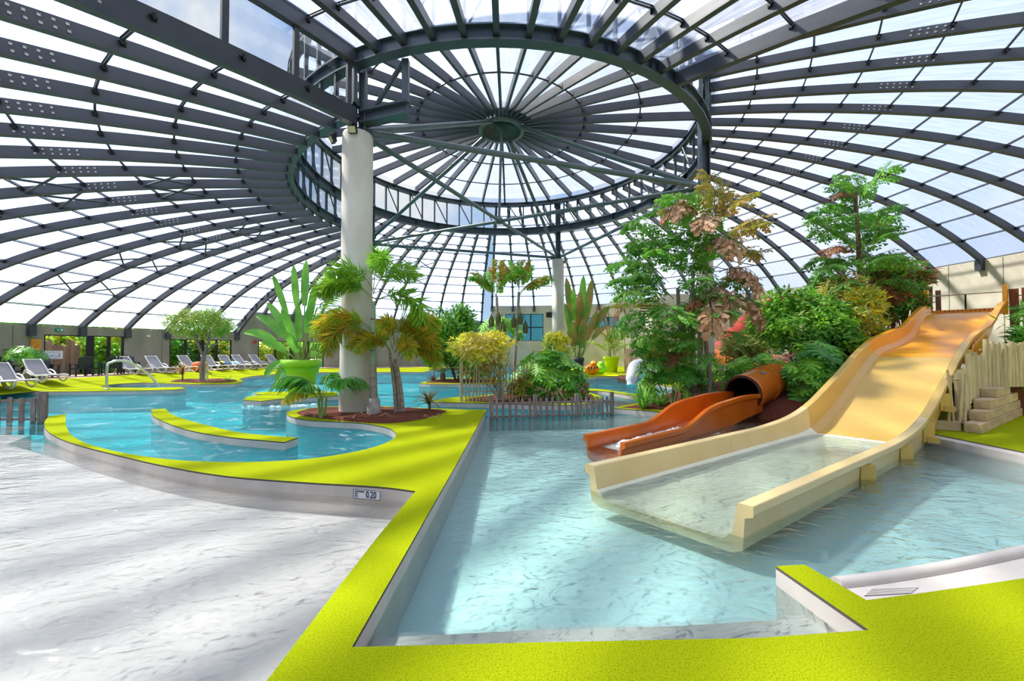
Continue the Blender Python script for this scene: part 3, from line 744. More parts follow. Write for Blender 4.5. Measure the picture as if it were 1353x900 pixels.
text('PROFONDEUR', 0.021, (-wd * 0.45, -.0085, .022), sgn, SGK, bold=0.0008, xs=0.9)
for i, t in enumerate(('DEPTH', 'TIEFE', 'DIEPTE')): text(t, 0.016, (-wd * 0.45, -.0085, 0.002 - i * .018), sgn, SGK, xs=0.9)

# ================================================================== SLIDES
def interp(tab, s):
    for (a, b), (c, d) in zip(tab, tab[1:]):
        if s <= c: return b + (d - b) * max(0.0, (s - a)) / (c - a)
    return tab[-1][1]
def sm(tab, s, w=0.35): return (interp(tab, s - w) + interp(tab, s - w / 2) + interp(tab, s) + interp(tab, s + w / 2) + interp(tab, s + w)) / 5
TH = R(34.0)
U, V = Vector((math.cos(TH), math.sin(TH), 0)), Vector((math.sin(TH), -math.cos(TH), 0))
LE = Vector((0.93, 5.11, 0)); WID = 1.86; OFFR = 0.28
BED = [(-1, -.22), (0, -.21), (5.6, -.19), (6.38, -.12), (7.0, .10), (7.8, .42), (10.15, 1.44), (11.0, 1.58), (12.3, 1.72), (13.7, 1.98), (14.4, 2.42), (15.2, 2.74), (16.6, 2.80)]
RAIL = [(-1, .17), (4.4, .17), (5.5, .24), (6.4, .42), (7.3, .74), (8.3, 1.10), (9.3, 1.52), (10.4, 1.86), (11.6, 2.06), (13.3, 2.30), (14.2, 2.58), (15.0, 2.88), (15.8, 3.08), (16.6, 3.14)]
def spt(s, v, z): return LE + U * (s + OFFR * v / WID) + V * v + Vector((0, 0, z))
CREAM = pm('cream gelcoat', (0.70, 0.46, 0.12), (0.64, 0.41, 0.095), scale=1.2, rough=0.28, spec=0.5)
CREAM2 = pm('pale cream gelcoat', (0.80, 0.62, 0.32), (0.75, 0.56, 0.26), scale=1.5, rough=0.3, spec=0.5)
WETBED = pm('pale run out bed', (0.86, 0.85, 0.68), (0.82, 0.80, 0.60), scale=1.5, rough=0.35)
AMBER = pm('amber gelcoat', (0.84, 0.37, 0.010), (0.80, 0.32, 0.008), scale=1.0, rough=0.28, spec=0.5)
DORANGE = pm('deep orange gelcoat', (0.62, 0.135, 0.008), (0.52, 0.10, 0.006), scale=1.1, rough=0.25, spec=0.5)
TUBEO = pm('orange tube gelcoat', (0.64, 0.15, 0.012), (0.55, 0.12, 0.01), scale=2, rough=0.25, spec=0.5)
TUBER = pm('red tube gelcoat', (0.58, 0.07, 0.03), (0.50, 0.05, 0.02), scale=2, rough=0.3, spec=0.5)
def chute(name, s0, s1, ds, mats, parent, bedf, railf, ptf, w, lip=0.13, wall=0.09, cap0=True):
    n = max(2, int((s1 - s0) / ds)); mb = MB(); rings = []
    for i in range(n + 1):
        s = s0 + (s1 - s0) * i / n; b, r = bedf(s), railf(s); r = max(r, b + 0.12)
        sec = [(-lip * 0.0, r - 0.10), (0.0, r), (lip, r), (lip + wall * 0.5, b + 0.10), (lip + 0.14, b),
               (w - lip - 0.14, b), (w - lip - wall * 0.5, b + 0.10), (w - lip, r), (w, r), (w, r - 0.10),
               (w - 0.07, r - 0.13), (w - 0.09, b - 0.05), (w - 0.2, b - 0.10), (0.2, b - 0.10), (0.09, b - 0.05), (0.07, r - 0.13)]
        rings.append([ptf(s, v, z) for v, z in sec])
    m = len(rings[0]); vs = [p for r in rings for p in r]
    two = isinstance(mats, list)
    o0 = len(mb.v); mb.v += [tuple(p) for p in vs]
    for i in range(n):
        for j in range(m):
            mb.f.append((o0 + i * m + j, o0 + (i + 1) * m + j, o0 + (i + 1) * m + (j + 1) % m, o0 + i * m + (j + 1) % m)); mb.m.append(1 if two and j in (3, 4, 5) else 0); mb.sm.append(False)
    for k, rg in ((0, rings[0]), (1, rings[-1])):
        quads = [(0, 1, 2, 3, 14, 15), (3, 4, 13, 14), (4, 5, 12, 13), (5, 6, 11, 12), (6, 7, 8, 9, 10, 11)]
        mb.add(rg, [q if k == 0 else tuple(reversed(q)) for q in quads])
    o = mb.build(name, mats, parent)
    bv = o.modifiers.new('edge', 'BEVEL'); bv.width = 0.018; bv.segments = 2; bv.limit_method = 'ANGLE'; bv.angle_limit = R(40)
    for p in o.data.polygons: p.use_smooth = False
    return o
ys = thing('wide_slide', 'wide cream and amber water slide running down into the splash pool', 'slide')
bf, rf = (lambda s: sm(BED, s)), (lambda s: sm(RAIL, s))
chute('run_out_section', -0.02, 3.1, 0.25, [CREAM2, WETBED], ys, bf, rf, spt, WID)
chute('run_out_section', 3.105, 6.2, 0.2, [CREAM2, WETBED], ys, bf, rf, spt, WID)
chute('chute_section', 6.205, 10.10, 0.16, CREAM, ys, bf, rf, spt, WID)
o = chute('top_section', 10.105, 16.4, 0.16, AMBER, ys, bf, rf, spt, WID); o['label'] = 'amber top section of the slide'
for v in (0.06, WID - 0.06):
    b = MB(); p = spt(16.35, v, 2.75); b.box(p + Vector((0, 0, 0.42)), (0.22, 0.10, 0.95), rz=TH); b.build('top_post', AMBER, ys)
b = MB(); b.bar(spt(16.42, 0.1, 2.86), spt(16.42, WID - 0.1, 2.86), 0.06, 0.14); b.build('top_flange', AMBER, ys)
b = MB()
for i in range(16): b.bar(spt(16.37, 0.2 + i * 0.097, 2.88), spt(16.40, 0.2 + i * 0.097, 2.88), 0.03, 0.03)
stuff(b.build('flange_bolt', BLACK, ys))
b = MB(); b.tube([spt(16.6, -0.1, 3.45), spt(16.6, WID + 0.1, 3.45)], 0.02, 8); b.build('rope_bar', pm('rope', (0.55, 0.45, 0.33), rough=0.8), ys)
b = MB(); b.tube([spt(16.6, WID * 0.5, 2.7), spt(16.6, WID * 0.5, 3.45)], 0.025, 8); b.build('bar_post', BLACK, ys)
# scalloped stiffening flange on the outside of the amber section
b = MB()
for i in range(6):
    s = 10.3 + i * 0.33; c = spt(s, WID + 0.015, sm(RAIL, s) - 0.30)
    vs = [c + U * (0.2 * math.cos(a)) + Vector((0, 0, 0.2 * math.sin(a))) for a in [2 * PI * k / 12 for k in range(12)]]
    vs += [q + V * 0.03 for q in vs]
    b.add(vs, [tuple(range(12)), tuple(range(23, 11, -1))] + [(k, (k + 1) % 12, 12 + (k + 1) % 12, 12 + k) for k in range(12)])
o = b.build('scalloped_flange', AMBER, ys); stuff(o)
for s in (3.1, 4.9, 6.3, 7.6, 8.8, 9.9):
    b = MB(); z1 = sm(RAIL, s) - 0.12; c0 = spt(s, WID - 0.03, z1)
    b.bar(c0, c0 + Vector((0, 0, -0.34)), 0.06, 0.2); b.bar(c0 + Vector((0, 0, -0.3)), spt(s, WID + 0.12, z1 - 0.3), 0.12, 0.1)
    b.build('bracket', CREAM, ys)
for s in (8.9, 11.2, 13.4, 15.4):
    b = MB(); c0 = spt(s, WID * 0.78, sm(BED, s) - 0.08); b.tube([c0, Vector((c0.x, c0.y, -0.1))], 0.055, 10); b.build('support_leg', STEEL, ys)

# orange slide: open trough and the covered tube that feeds it
TO = math.atan2(0.63, 0.78)
UO, VO = Vector((math.cos(TO), math.sin(TO), 0)), Vector((math.sin(TO), -math.cos(TO), 0))
LO = Vector((1.27, 7.28, 0)); WO = 0.88
def opt(s, v, z): return LO + UO * s + VO * v + Vector((0, 0, z))
BO = [(-1, -.27), (2.2, -.24), (3.6, -.16), (5.0, -.02), (6.2, .06)]
RO = [(-1, .08), (2.0, .09), (2.45, .22), (2.85, .36), (3.3, .43), (4.5, .50), (5.2, .50), (6.2, .44)]
osl = thing('tube_slide', 'deep orange tube slide ending in an open trough with white water', 'slide')
chute('trough', 0, 5.95, 0.16, DORANGE, osl, lambda s: sm(BO, s, .25), lambda s: sm(RO, s, .12), opt, WO, lip=0.09, wall=0.05)
MOUTH = opt(5.65, WO / 2, 0.46)
path = [MOUTH, MOUTH + UO * 0.9 + Vector((0, 0, .10)), MOUTH + UO * 1.8 + Vector((0, 0, .22)), Vector((8.7, 13.0, .78)), Vector((9.7, 15.0, .90)), Vector((10.3, 17.6, 1.0)), Vector((10.6, 20.4, 1.15)), Vector((11.2, 22.3, 1.4))]
path_r = [Vector((11.15, 22.2, 1.35)), Vector((11.9, 22.8, 1.75)), Vector((13.2, 23.25, 2.85)), Vector((14.4, 23.55, 3.75)), Vector((15.2, 23.5, 4.12)), Vector((16.4, 23.0, 4.25)), Vector((17.8, 22.0, 4.4))]
def pipe(name, pts, r, mat, parent, k=6, thick=0.03):
    pts = smooth_poly(pts, k); mb = MB(); mb.tube(pts, r, 28, cap=False); o = mb.build(name, mat, parent)
    so = o.modifiers.new('wall', 'SOLIDIFY'); so.thickness = thick; so.offset = -1
    return pts
pts = pipe('covered_tube', path, 0.44, TUBEO, osl)
def flange(p, d, r, mat, parent, name='tube_flange', w=0.05, rr=0.05):
    d = d.normalized(); mb = MB(); x = d.cross(Vector((0, 0, 1))).normalized(); y = x.cross(d); n = 28; vs = []
    for q, ra in ((-w, r), (-w, r + rr), (w, r + rr), (w, r)):
        vs += [p + d * q + (x * math.cos(2 * PI * j / n) + y * math.sin(2 * PI * j / n)) * ra for j in range(n)]
    mb.add(vs, [(i * n + j, i * n + (j + 1) % n, ((i + 1) % 4) * n + (j + 1) % n, ((i + 1) % 4) * n + j) for i in range(4) for j in range(n)])
    return mb.build(name, mat, parent)
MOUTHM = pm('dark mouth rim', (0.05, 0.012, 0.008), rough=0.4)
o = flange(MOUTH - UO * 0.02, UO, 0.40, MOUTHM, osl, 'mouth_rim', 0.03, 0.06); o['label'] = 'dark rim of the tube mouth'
INM = pm('painted shade inside the tube', (0.02, 0.008, 0.006), rough=0.5)  # near black colour stands in for the shade inside the orange tube
b = MB(); b.tube(smooth_poly([MOUTH + UO * 0.01, MOUTH + UO * 0.9 + Vector((0, 0, .10)), MOUTH + UO * 1.8 + Vector((0, 0, .22)), Vector((8.7, 13.0, .78))], 5), 0.395, 28, cap=False); o = b.build('tube_shade_lining', INM, osl); o['label'] = 'black lining standing in for the shade inside the tube mouth'
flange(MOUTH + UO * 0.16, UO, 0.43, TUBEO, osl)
flange(MOUTH + UO * 1.15 + Vector((0, 0, .13)), UO, 0.43, TUBEO, osl, w=0.06, rr=0.07)
flange(MOUTH + UO * 1.9 + Vector((0, 0, .24)), UO, 0.43, TUBEO, osl)
flange(pts[18], pts[19] - pts[17], 0.43, TUBEO, osl); flange(pts[30], pts[31] - pts[29], 0.43, TUBEO, osl)
b = MB(); c = MOUTH + UO * 0.75 + Vector((0, 0, .12)); nn = Vector((0, 0, 1)) * 0.8 + VO * 0.45; nn.normalize()
xx = UO; yy = nn.cross(xx).normalized(); n = 16
b.add([c + nn * 0.45 + xx * 0.10 * math.cos(2 * PI * k / n) + yy * 0.06 * math.sin(2 * PI * k / n) - nn * 0.012 * math.sin(2 * PI * k / n) ** 2 for k in range(n)], [tuple(range(n))])
b.add([c + nn * 0.453 + xx * 0.04 * math.cos(2 * PI * k / n) + yy * 0.03 * math.sin(2 * PI * k / n) for k in range(n)], [tuple(range(n))], 1)
b.build('blue_sticker', [pm('blue sticker', (0.02, 0.22, 0.42), rough=0.4), pm('pale sticker print', (0.45, 0.62, 0.70), rough=0.4)], osl)
for s in (4.6, 5.5):
    b = MB(); b.bar(opt(s, WO * .5, -.15), opt(s, WO * .5, -.75), 0.3, 0.12); b.build('trough_support', DORANGE, osl)
b = MB(); b.box(opt(7.2, WO / 2, -.35), (0.25, 0.5, 0.8), rz=TO); b.build('tube_support', STEEL, osl)
rs = thing('tube_slide', 'red ribbed tube slide descending behind the right pillar', 'slide')
ptr = pipe('covered_tube', path_r, 0.46, TUBER, rs)
for i in range(5, 27, 2): flange(ptr[i], ptr[i + 1] - ptr[i - 1], 0.45, BLACK if i % 4 == 1 else TUBER, rs, 'tube_rib', 0.018, 0.03)
b = MB(); b.tube([p + Vector((0.33, -0.33, -0.15)) for p in ptr[4:24]], 0.05, 8); b.build('side_flange', DORANGE, rs)
for i in (12, 22):
    b = MB(); b.tube([ptr[i], Vector((ptr[i].x, ptr[i].y, -0.1))], 0.07, 8); b.build('support_leg', STEEL, rs)

# white water
FOAM = pm('white water foam', (0.88, 0.90, 0.92), (0.62, 0.66, 0.70), scale=14, rough=0.5, transl=0.25, detail=6)
def foam(label, ptf, nx, ny, z, amp, scale=6.0, thr=0.0):
    b = MB(); vs = []
    for i in range(nx + 1):
        for j in range(ny + 1):
            p = ptf(i / nx, j / ny); e = min(1, 5 * min(i / nx, 1 - i / nx, j / ny, 1 - j / ny))
            h = noise.noise(p * scale) + 0.6 * noise.noise(p * scale * 2.7) + 0.35 * noise.noise(p * scale * 6)
            vs.append(Vector((p.x, p.y, z + amp * (h - thr) * e - (1 - e) * 0.05)))
    b.add(vs, [(i * (ny + 1) + j, (i + 1) * (ny + 1) + j, (i + 1) * (ny + 1) + j + 1, i * (ny + 1) + j + 1) for i in range(nx) for j in range(ny)], 0, True)
    o = b.build('foam', FOAM); stuff(o); o['label'] = label
foam('white water churning down the orange trough', lambda a, c: opt(0.3 + a * 3.9, 0.16 + c * (WO - 0.32), 0), 110, 34, -0.105, 0.055, 6, -0.10)
foam('white water at the foot of the cream slide', lambda a, c: spt(6.0 + a * 0.9, 0.3 + c * (WID - 0.9), 0), 30, 50, -0.130, 0.035, 7, 0.05)
for (px0, py0, sz, lab) in ((405, 528, 1.0, 'white water jetting beside the mulch island'), (385, 536, 0.7, 'white water curling round the mulch island tip'), (345, 535, .7, 'white water in the lagoon between kerb and spit')):
    g = G(px0, py0, ZW); foam(lab, lambda a, c, g=g, sz=sz: g + Vector(((a - .5) * 2.4 * sz, (c - .5) * 1.5 * sz, 0)), 50, 34, ZW - 0.02, 0.09 * sz, 4, 0.1)

# ================================================================== FENCES AND TIMBER
GREYW = pm('weathered grey wood', (0.20, 0.15, 0.13), (0.32, 0.26, 0.24), scale=9, rough=0.85, stretch=(3, 3, 0.4), vary=0.15, bump=0.3, bscale=20)
BAMB = pm('pale bamboo', (0.55, 0.46, 0.30), (0.38, 0.30, 0.18), scale=5, rough=0.6, stretch=(2, 2, 0.6), vary=0.2)
PALEW = pm('peeled pale stakes', (0.74, 0.61, 0.39), (0.58, 0.46, 0.27), scale=6, rough=0.7, stretch=(3, 3, 0.4), vary=0.15)
SLEEP = pm('oak sleeper', (0.72, 0.54, 0.34), (0.52, 0.37, 0.22), scale=3, rough=0.8, stretch=(0.5, 3, 3), vary=0.15, bump=0.3, bscale=12)
BROWNW = pm('brown stained boards', (0.12, 0.05, 0.035), (0.20, 0.10, 0.07), scale=5, rough=0.8, stretch=(3, 3, 0.4), vary=0.2)
REDW = pm('red brown boards', (0.30, 0.09, 0.04), (0.22, 0.06, 0.03), scale=5, rough=0.7, stretch=(3, 3, 0.4), vary=0.15)
PINKW = pm('pinkish timber screen', (0.46, 0.30, 0.22), (0.33, 0.20, 0.15), scale=4, rough=0.85, stretch=(3, 3, 0.3), vary=0.25)
def picket_fence(label, a, b_, posts, z0, h, mat, pw=0.05, pd=0.028, thick=None, rails=(0.62, 0.12), group=None):
    # posts: list of (fraction along the fence, is thick)
    a, b_ = Vector(a), Vector(b_); d = (b_ - a); ang = math.atan2(d.y, d.x)
    f = thing('picket_fence', label, 'fence', (a.x, a.y, 0), 0, group)
    d0 = Vector((0, 0, 0)); rel = b_ - a
    for t, tk in posts:
        p = rel * t; mb = MB(); w = pw * (1.7 if tk else 1); dd = pd * (2.2 if tk else 1); hh = h * (1.12 if tk else 1) * random.uniform(.97, 1.03)
        M = Matrix.Translation((p.x, p.y, z0 + hh / 2)) @ Matrix.Rotation(ang, 4, 'Z') @ Matrix.Rotation(random.uniform(-.02, .02), 4, 'Y')
        mb.box(None, (w, dd, hh), M=M)
        if not tk: mb.box(None, (w * .6, dd, 0.02), M=M @ Matrix.Translation((0, 0, hh / 2 + .008)))
        else: mb.box(None, (w * .75, dd * .75, 0.03), M=M @ Matrix.Translation((0, 0, hh / 2 + .012)))
        mb.build('post' if tk else 'picket', mat, f)
    for rz_ in rails:
        mb = MB(); off = Vector((-math.sin(ang), math.cos(ang), 0)) * 0.03; mb.bar(off + Vector((0, 0, z0 + h * rz_)), rel + off + Vector((0, 0, z0 + h * rz_)), 0.03, 0.055); mb.build('rail', mat, f)
    return f
fx = [402, 435, 472, 513, 550, 588, 630, 663, 693, 730, 767, 805, 843, 880, 908, 935, 967, 998, 1028, 1060, 1088, 1115]
fa, fb = G(649, 552.5, ZW), G(808, 547.5, ZW)
rx = [((x / 4.5 + 560) - 649) / (808 - 649) for x in fx]
def frac(px): # fraction along fa-fb seen in column px
    t = (px - 676.5) / FPX; d = fb - fa; return (t * fa.y - fa.x) / (d.x - t * d.y)
picket_fence('small weathered picket fence standing in the water before the bamboo fenced island', fa, fb, [(frac(x / 4.5 + 560), x in (402, 663, 908, 1115)) for x in fx], ZW - 0.34, 0.80, GREYW, pw=0.062, rails=(0.86, 0.45))
la, lb = G(-60, 559, ZW), G(56, 558, ZW)
picket_fence('dark weathered picket fence at the far edge of the white paddling pool', la, lb, [((x + 60) / 116.0, x > 50) for x in (-52, -36, -20, -4, 12, 28, 43.5, 56)], ZW - 0.3, 0.88, GREYW, pw=0.11, rails=(0.92, 0.42))

def stake_fence(label, pts, step_, h, r, mat, z0=0.0, hv=0.1, rails=(0.25, 0.8), lean=0.02, cat='fence', name='stake_fence', flat=False):
    pts = [Vector(p) for p in pts]; f = thing(name, label, cat, pts[0]); o0 = pts[0]
    for a, b_ in zip(pts, pts[1:]):
        n = max(1, int((b_ - a).length / step_)); ang = math.atan2((b_ - a).y, (b_ - a).x)
        for i in range(n + (1 if b_ is pts[-1] else 0)):
            p = a.lerp(b_, i / n) - o0; hh = h * random.uniform(1 - hv, 1 + hv); tx, ty = random.uniform(-lean, lean), random.uniform(-lean, lean)
            mb = MB()
            if flat: mb.box(None, (r * 2, r * .6, hh), M=Matrix.Translation(p + Vector((0, 0, z0 + hh / 2))) @ Matrix.Rotation(ang, 4, 'Z') @ Matrix.Rotation(tx, 4, 'Y'))
            else: mb.tube([p + Vector((0, 0, z0 - 0.05)), p + Vector((tx * hh, ty * hh, z0 + hh * .5)), p + Vector((tx * hh * 2, ty * hh * 2, z0 + hh))], [r, r * random.uniform(.8, 1.1), r * .8], 7)
            mb.build('board' if flat else 'stake', mat, f)
        for q in rails:
            nrmv = Vector((-math.sin(ang), math.cos(ang), 0)) * (r + 0.015)
            mb = MB(); mb.tube([a - o0 + nrmv + Vector((0, 0, z0 + h * q)), b_ - o0 + nrmv + Vector((0, 0, z0 + h * q))], 0.018, 6); mb.build('cross_rail', mat, f)
    return f
q0, q1, q2 = G(611, 531), G(643, 530.5), G(690, 530)
stake_fence('bamboo stake fence along the front of the planted island', [q0, q1, q2, G(705, 529)], 0.098, 1.12, 0.022, BAMB, 0.02, 0.05)
b = MB(); b.tube([q0 + Vector((-.03, 0, 0)), q0 + Vector((-.03, 0, 1.22))], 0.05, 10); thing_p = b.build('fence_post', BAMB); thing_p['label'] = 'thick corner post at the left end of the bamboo fence'; thing_p['category'] = 'post'

# timber sleeper steps and peeled stake fences on the right bank
SA, SD = Vector((8.72, 7.80, 0)), Vector((0.85, 0.53, 0)).normalized()
SN = Vector((SD.y, -SD.x, 0))
def sleeper(label, c, length, z, group=None, rz=None, w=0.24, h=0.185):
    me = MB(); x, y, zz = length / 2, w / 2, h / 2
    me.box((0, 0, 0), (length, w, h)); o = me.build('timber_sleeper', SLEEP); bv = o.modifiers.new('edge', 'BEVEL'); bv.width = 0.014; bv.segments = 2
    o.location = (c.x, c.y, z + zz); o.rotation_euler = (0, 0, math.atan2(SD.y, SD.x) if rz is None else rz)
    o['label'] = label; o['category'] = 'timber'; o['group'] = 'timber sleepers of the stepped wall'
    return o
sleeper('squared timber sleeper lying under the leaning stakes beside the slide foot', Vector((8.46, 8.12, 0)), 0.62, 0.0, rz=R(-18))
k = 0
rows_l = ['bottom', 'second', 'third', 'fourth']
LBL = {0: ['end sleeper lowest on the corner of the stepped timber wall', 'lowest course sleeper in the middle of the timber wall', 'lowest course sleeper farthest along the timber wall', 'lowest course sleeper at the picture edge of the timber wall'],
       1: ['first sleeper of the second course of the timber wall', 'middle sleeper of the second course of the timber wall', 'last sleeper of the second course of the timber wall'],
       2: ['first sleeper of the third course of the timber wall', 'last sleeper of the third course of the timber wall'],
       3: ['topmost sleeper of the stepped timber wall']}
for rw, (st, labs) in enumerate(((0.0, LBL[0]), (0.5, LBL[1]), (1.02, LBL[2]), (1.75, LBL[3]))):
    for i, lb_ in enumerate(labs):
        L_ = 1.45; c = SA + SD * (st + L_ * (i + .5) + 0.012 * i) + SN * (0.06 - 0.02 * rw)
        sleeper(lb_, c, L_ - 0.012, 0.188 * rw)
bkoff = -SN * 0.16
stake_fence('leaning loose peeled stakes beside the cream slide', [Vector((8.58, 8.02, 0)), Vector((8.86, 7.98, 0))], 0.085, 1.0, 0.024, PALEW, 0.18, 0.1, (0.22, 0.82), 0.05)
stake_fence('tight peeled stake fence on the lower timber step', [SA + SD * 0.22 + bkoff, SA + SD * 0.95 + bkoff], 0.085, 0.95, 0.045, PALEW, 0.19, 0.05, (0.2, 0.8), 0.01)
stake_fence('peeled stake fence on the middle timber step', [SA + SD * 1.0 + bkoff, SA + SD * 2.4 + bkoff], 0.095, 0.95, 0.048, PALEW, 0.52, 0.07, (0.2, 0.8), 0.012)
stake_fence('highest peeled stake fence at the right picture edge', [Vector((12.3, 9.55, 0)), Vector((13.9, 10.05, 0))], 0.11, 1.15, 0.055, PALEW, 0.98, 0.08, (0.2, 0.8), 0.012)
stake_fence('peeled stake fence on the upper timber step', [SA + SD * 2.45 + bkoff, Vector((12.2, 9.5, 0))], 0.11, 1.0, 0.052, PALEW, 0.78, 0.07, (0.2, 0.8), 0.012)
# boards at the head of the slide and at the far pool
h0, h1 = P(1196, 412, 15.4), P(1240, 405, 15.0)
stake_fence('dark brown board fence beside the slide head', [Vector((h0.x, h0.y, 0)), Vector((h1.x, h1.y, 0))], 0.2, 1.5, 0.07, BROWNW, 2.3, 0.12, (0.3, 0.7), 0.02, flat=True)
h0, h1 = spt(16.5, WID + 0.1, 0), spt(16.2, WID + 1.9, 0)
stake_fence('red brown board fence right of the slide head', [h0, h1], 0.24, 1.25, 0.10, REDW, 2.3, 0.04, (0.3, 0.8), 0.01, flat=True)
w0, w1 = P(826, 494, 26.5), P(866, 494, 25.0)
stake_fence('tall pale board fence at the far pool behind the lime pot', [Vector((w0.x, w0.y, 0)), Vector((w1.x, w1.y, 0))], 0.16, 1.75, 0.06, PINKW, 0.0, 0.15, (0.25, 0.75), 0.01, flat=True)
v0, v1 = P(1006, 400, 25.5), P(1062, 400, 24.6)
stake_fence('pale post fence behind the red tube slide', [Vector((v0.x, v0.y, 0)), Vector((v1.x, v1.y, 0))], 0.6, 4.6, 0.10, pm('pale pinkish boards', (0.62, 0.48, 0.38), (0.5, 0.38, 0.3), scale=5, rough=0.8, vary=0.15), 0.0, 0.1, (0.4,), 0.0, flat=True)
# timber screen outside the first door
t0, t1 = C2 + polar(23.6, az_at(56) , 0), C2 + polar(23.6, az_at(128), 0)
stake_fence('pinkish timber board screen outside the left doors', [t0, t1], 0.19, 2.0, 0.085, PINKW, 0.0, 0.14, (0.3, 0.7), 0.01, flat=True)

# ================================================================== FURNITURE ON THE TERRACE
LWHITE = pm('white resin lounger frame', (0.74, 0.74, 0.74), rough=0.35)
SLING = pm('taupe mesh sling', (0.26, 0.25, 0.27), (0.32, 0.31, 0.33), scale=80, rough=0.8)
def make_lounger(label):
    t = thing('sun_lounger', label, 'sun lounger', group='white framed loungers on the lounger terrace')
    # length along +x, foot end at +x
    b = MB()
    for s in (-.31, .31):
        pts = smooth_poly([(-1.0, s, .02), (-.82, s, .30), (-.55, s, .40), (-.2, s, .30), (.2, s, .27), (.6, s, .30), (.92, s, .29)], 5)
        b.tube(pts, 0.032, 7)
    b.build('side_frame', LWHITE, t)
    for s in (-.31, .31):
        b = MB(); b.tube(smooth_poly([(.15, s, .27), (.35, s, .10), (.62, s, .02), (.82, s, .12), (.92, s, .28)], 5), 0.03, 7); b.build('leg', LWHITE, t)
        b = MB(); b.tube(smooth_poly([(-.75, s * 1.06, .30), (-.55, s * 1.12, .48), (-.2, s * 1.12, .44), (.05, s * 1.04, .28)], 5), 0.026, 7); b.build('armrest', LWHITE, t)
    b = MB(); b.add([(-.35, -.28, .29), (-.35, .28, .29), (.9, .28, .31), (.9, -.28, .31), (-.35, -.28, .26), (-.35, .28, .26), (.9, .28, .28), (.9, -.28, .28)], [(0, 3, 2, 1), (4, 5, 6, 7), (0, 1, 5, 4), (2, 3, 7, 6), (1, 2, 6, 5), (3, 0, 4, 7)]); b.build('seat_sling', SLING, t)
    bk = MB(); bk.add([(-.35, -.26, .30), (-.35, .26, .30), (-.92, .24, .88), (-.92, -.24, .88), (-.37, -.26, .28), (-.37, .26, .28), (-.95, .24, .86), (-.95, -.24, .86)], [(0, 1, 2, 3), (7, 6, 5, 4), (0, 4, 5, 1), (2, 6, 7, 3), (1, 5, 6, 2), (3, 7, 4, 0)]); bo = bk.build('backrest', SLING, t)
    b = MB(); b.tube(smooth_poly([(-.33, -.29, .30), (-.9, -.27, .87), (-.95, -.2, .91), (-.95, .2, .91), (-.9, .27, .87), (-.33, .29, .30)], 4), 0.028, 7); b.build('back_frame', LWHITE, bo)
    return t
LOUNG = [(-14, 499, -12, 'white framed lounger cut by the left picture edge'), (16, 497, -14, 'white framed lounger with curled arms nearest the left picture edge'), (60, 496, -14, 'white framed lounger before the green plant by the wall'),
         (178, 495.5, 18, 'white framed lounger beside the chromed handrail'), (214, 495, 12, 'white framed lounger with upright back right of the left doors'),
         (255, 494.5, 10, 'white framed lounger behind the reddish bedded plant'), (284, 494, -4, 'dark towelled white lounger beside the grey tree trunk'),
         (306, 494, -6, 'white lounger with a blue and yellow towel'), (325, 493, 14, 'white lounger right of the towelled one'), (347, 493, 12, 'white lounger before the red extinguisher'),
         (368, 492.5, 12, 'white lounger partly behind the lime pot leaves')]
lp0 = None
for i, (px, py, rz, lb_) in enumerate(LOUNG):
    o = make_lounger(lb_) if lp0 is None else copy_tree(lp0)
    if lp0 is None: lp0 = o
    o['label'] = lb_; o.location = T(px, 18.6 + max(0, (px - 16) * .012) if px < 120 else 20.0); o.rotation_euler = (0, 0, R({True: -14, False: -22}[px < 120] + rz * .3))
CHB = pm('dark blue resin', (0.02, 0.035, 0.06), rough=0.45)
def make_chair(label):
    t = thing('garden_armchair', label, 'chair', group='dark armchairs by the left doors')
    b = MB(); b.box((0, 0, .36), (.56, .54, .05)); b.build('seat', CHB, t)
    for i in range(5):
        b = MB(); y = -.22 + i * .11; b.bar(Vector((-.24, y, .36)), Vector((-.46, y * 1.15, 1.0 - abs(i - 2) * .05)), 0.1, 0.02, up=Vector((1, 0, .3))); b.build('back_slat', CHB, t)
    for s in (-.31, .31):
        b = MB(); b.box((-.02, s, .60), (.66, .12, .03)); b.build('armrest', CHB, t)
        for x in (.25, -.28):
            b = MB(); b.box((x, s, .29), (.07, .05, .58)); b.build('leg', CHB, t)
    return t
c0 = None
for px, r, rz, lb_ in ((62, 20.9, -20, 'dark blue armchair behind the loungers under the white board'), (12, 21.3, -10, 'dark armchair in shadow by the left picture edge'), (108, 21.0, 160, 'dark armchair turned to the timber screen'), (128, 20.9, 20, 'dark blue armchair before the door post'), (148, 20.6, 150, 'dark armchair beside the handrail seen from behind'), (172, 21.0, -30, 'dark armchair behind the lounger by the handrail')):
    o = make_chair(lb_) if c0 is None else copy_tree(c0)
    if c0 is None: c0 = o
    o['label'] = lb_; o.location = T(px, r); o.rotation_euler = (0, 0, R(rz))
# towel on a lounger
tw = MB(); tp = T(300, 20.1) + Vector((0, 0, .34))
for i, (dx, dy, dz) in enumerate(((0, 0, 0), (.35, .05, 0.0), (-.25, -.05, .04))):
    vs = []
    for a in range(7):
        for c in range(7):
            x, y = (a / 6 - .5) * .6, (c / 6 - .5) * .55; vs.append(tp + Vector((x + dx, y + dy, dz + .05 + .10 * noise.noise(Vector((x * 5 + i, y * 5, 1))) + .12 * math.exp(-(x * x + y * y) * 14))))
    tw.add(vs, [(a * 7 + c, (a + 1) * 7 + c, (a + 1) * 7 + c + 1, a * 7 + c + 1) for a in range(6) for c in range(6)], i, True)
o = tw.build('towel', [pm('blue towel', (0.03, 0.22, 0.45), rough=0.9), pm('pale blue towel', (0.25, 0.5, 0.62), rough=0.9), pm('yellow towel', (0.75, 0.62, 0.12), rough=0.9)]); o['label'] = 'crumpled blue and yellow towel on a lounger'; o['category'] = 'towel'
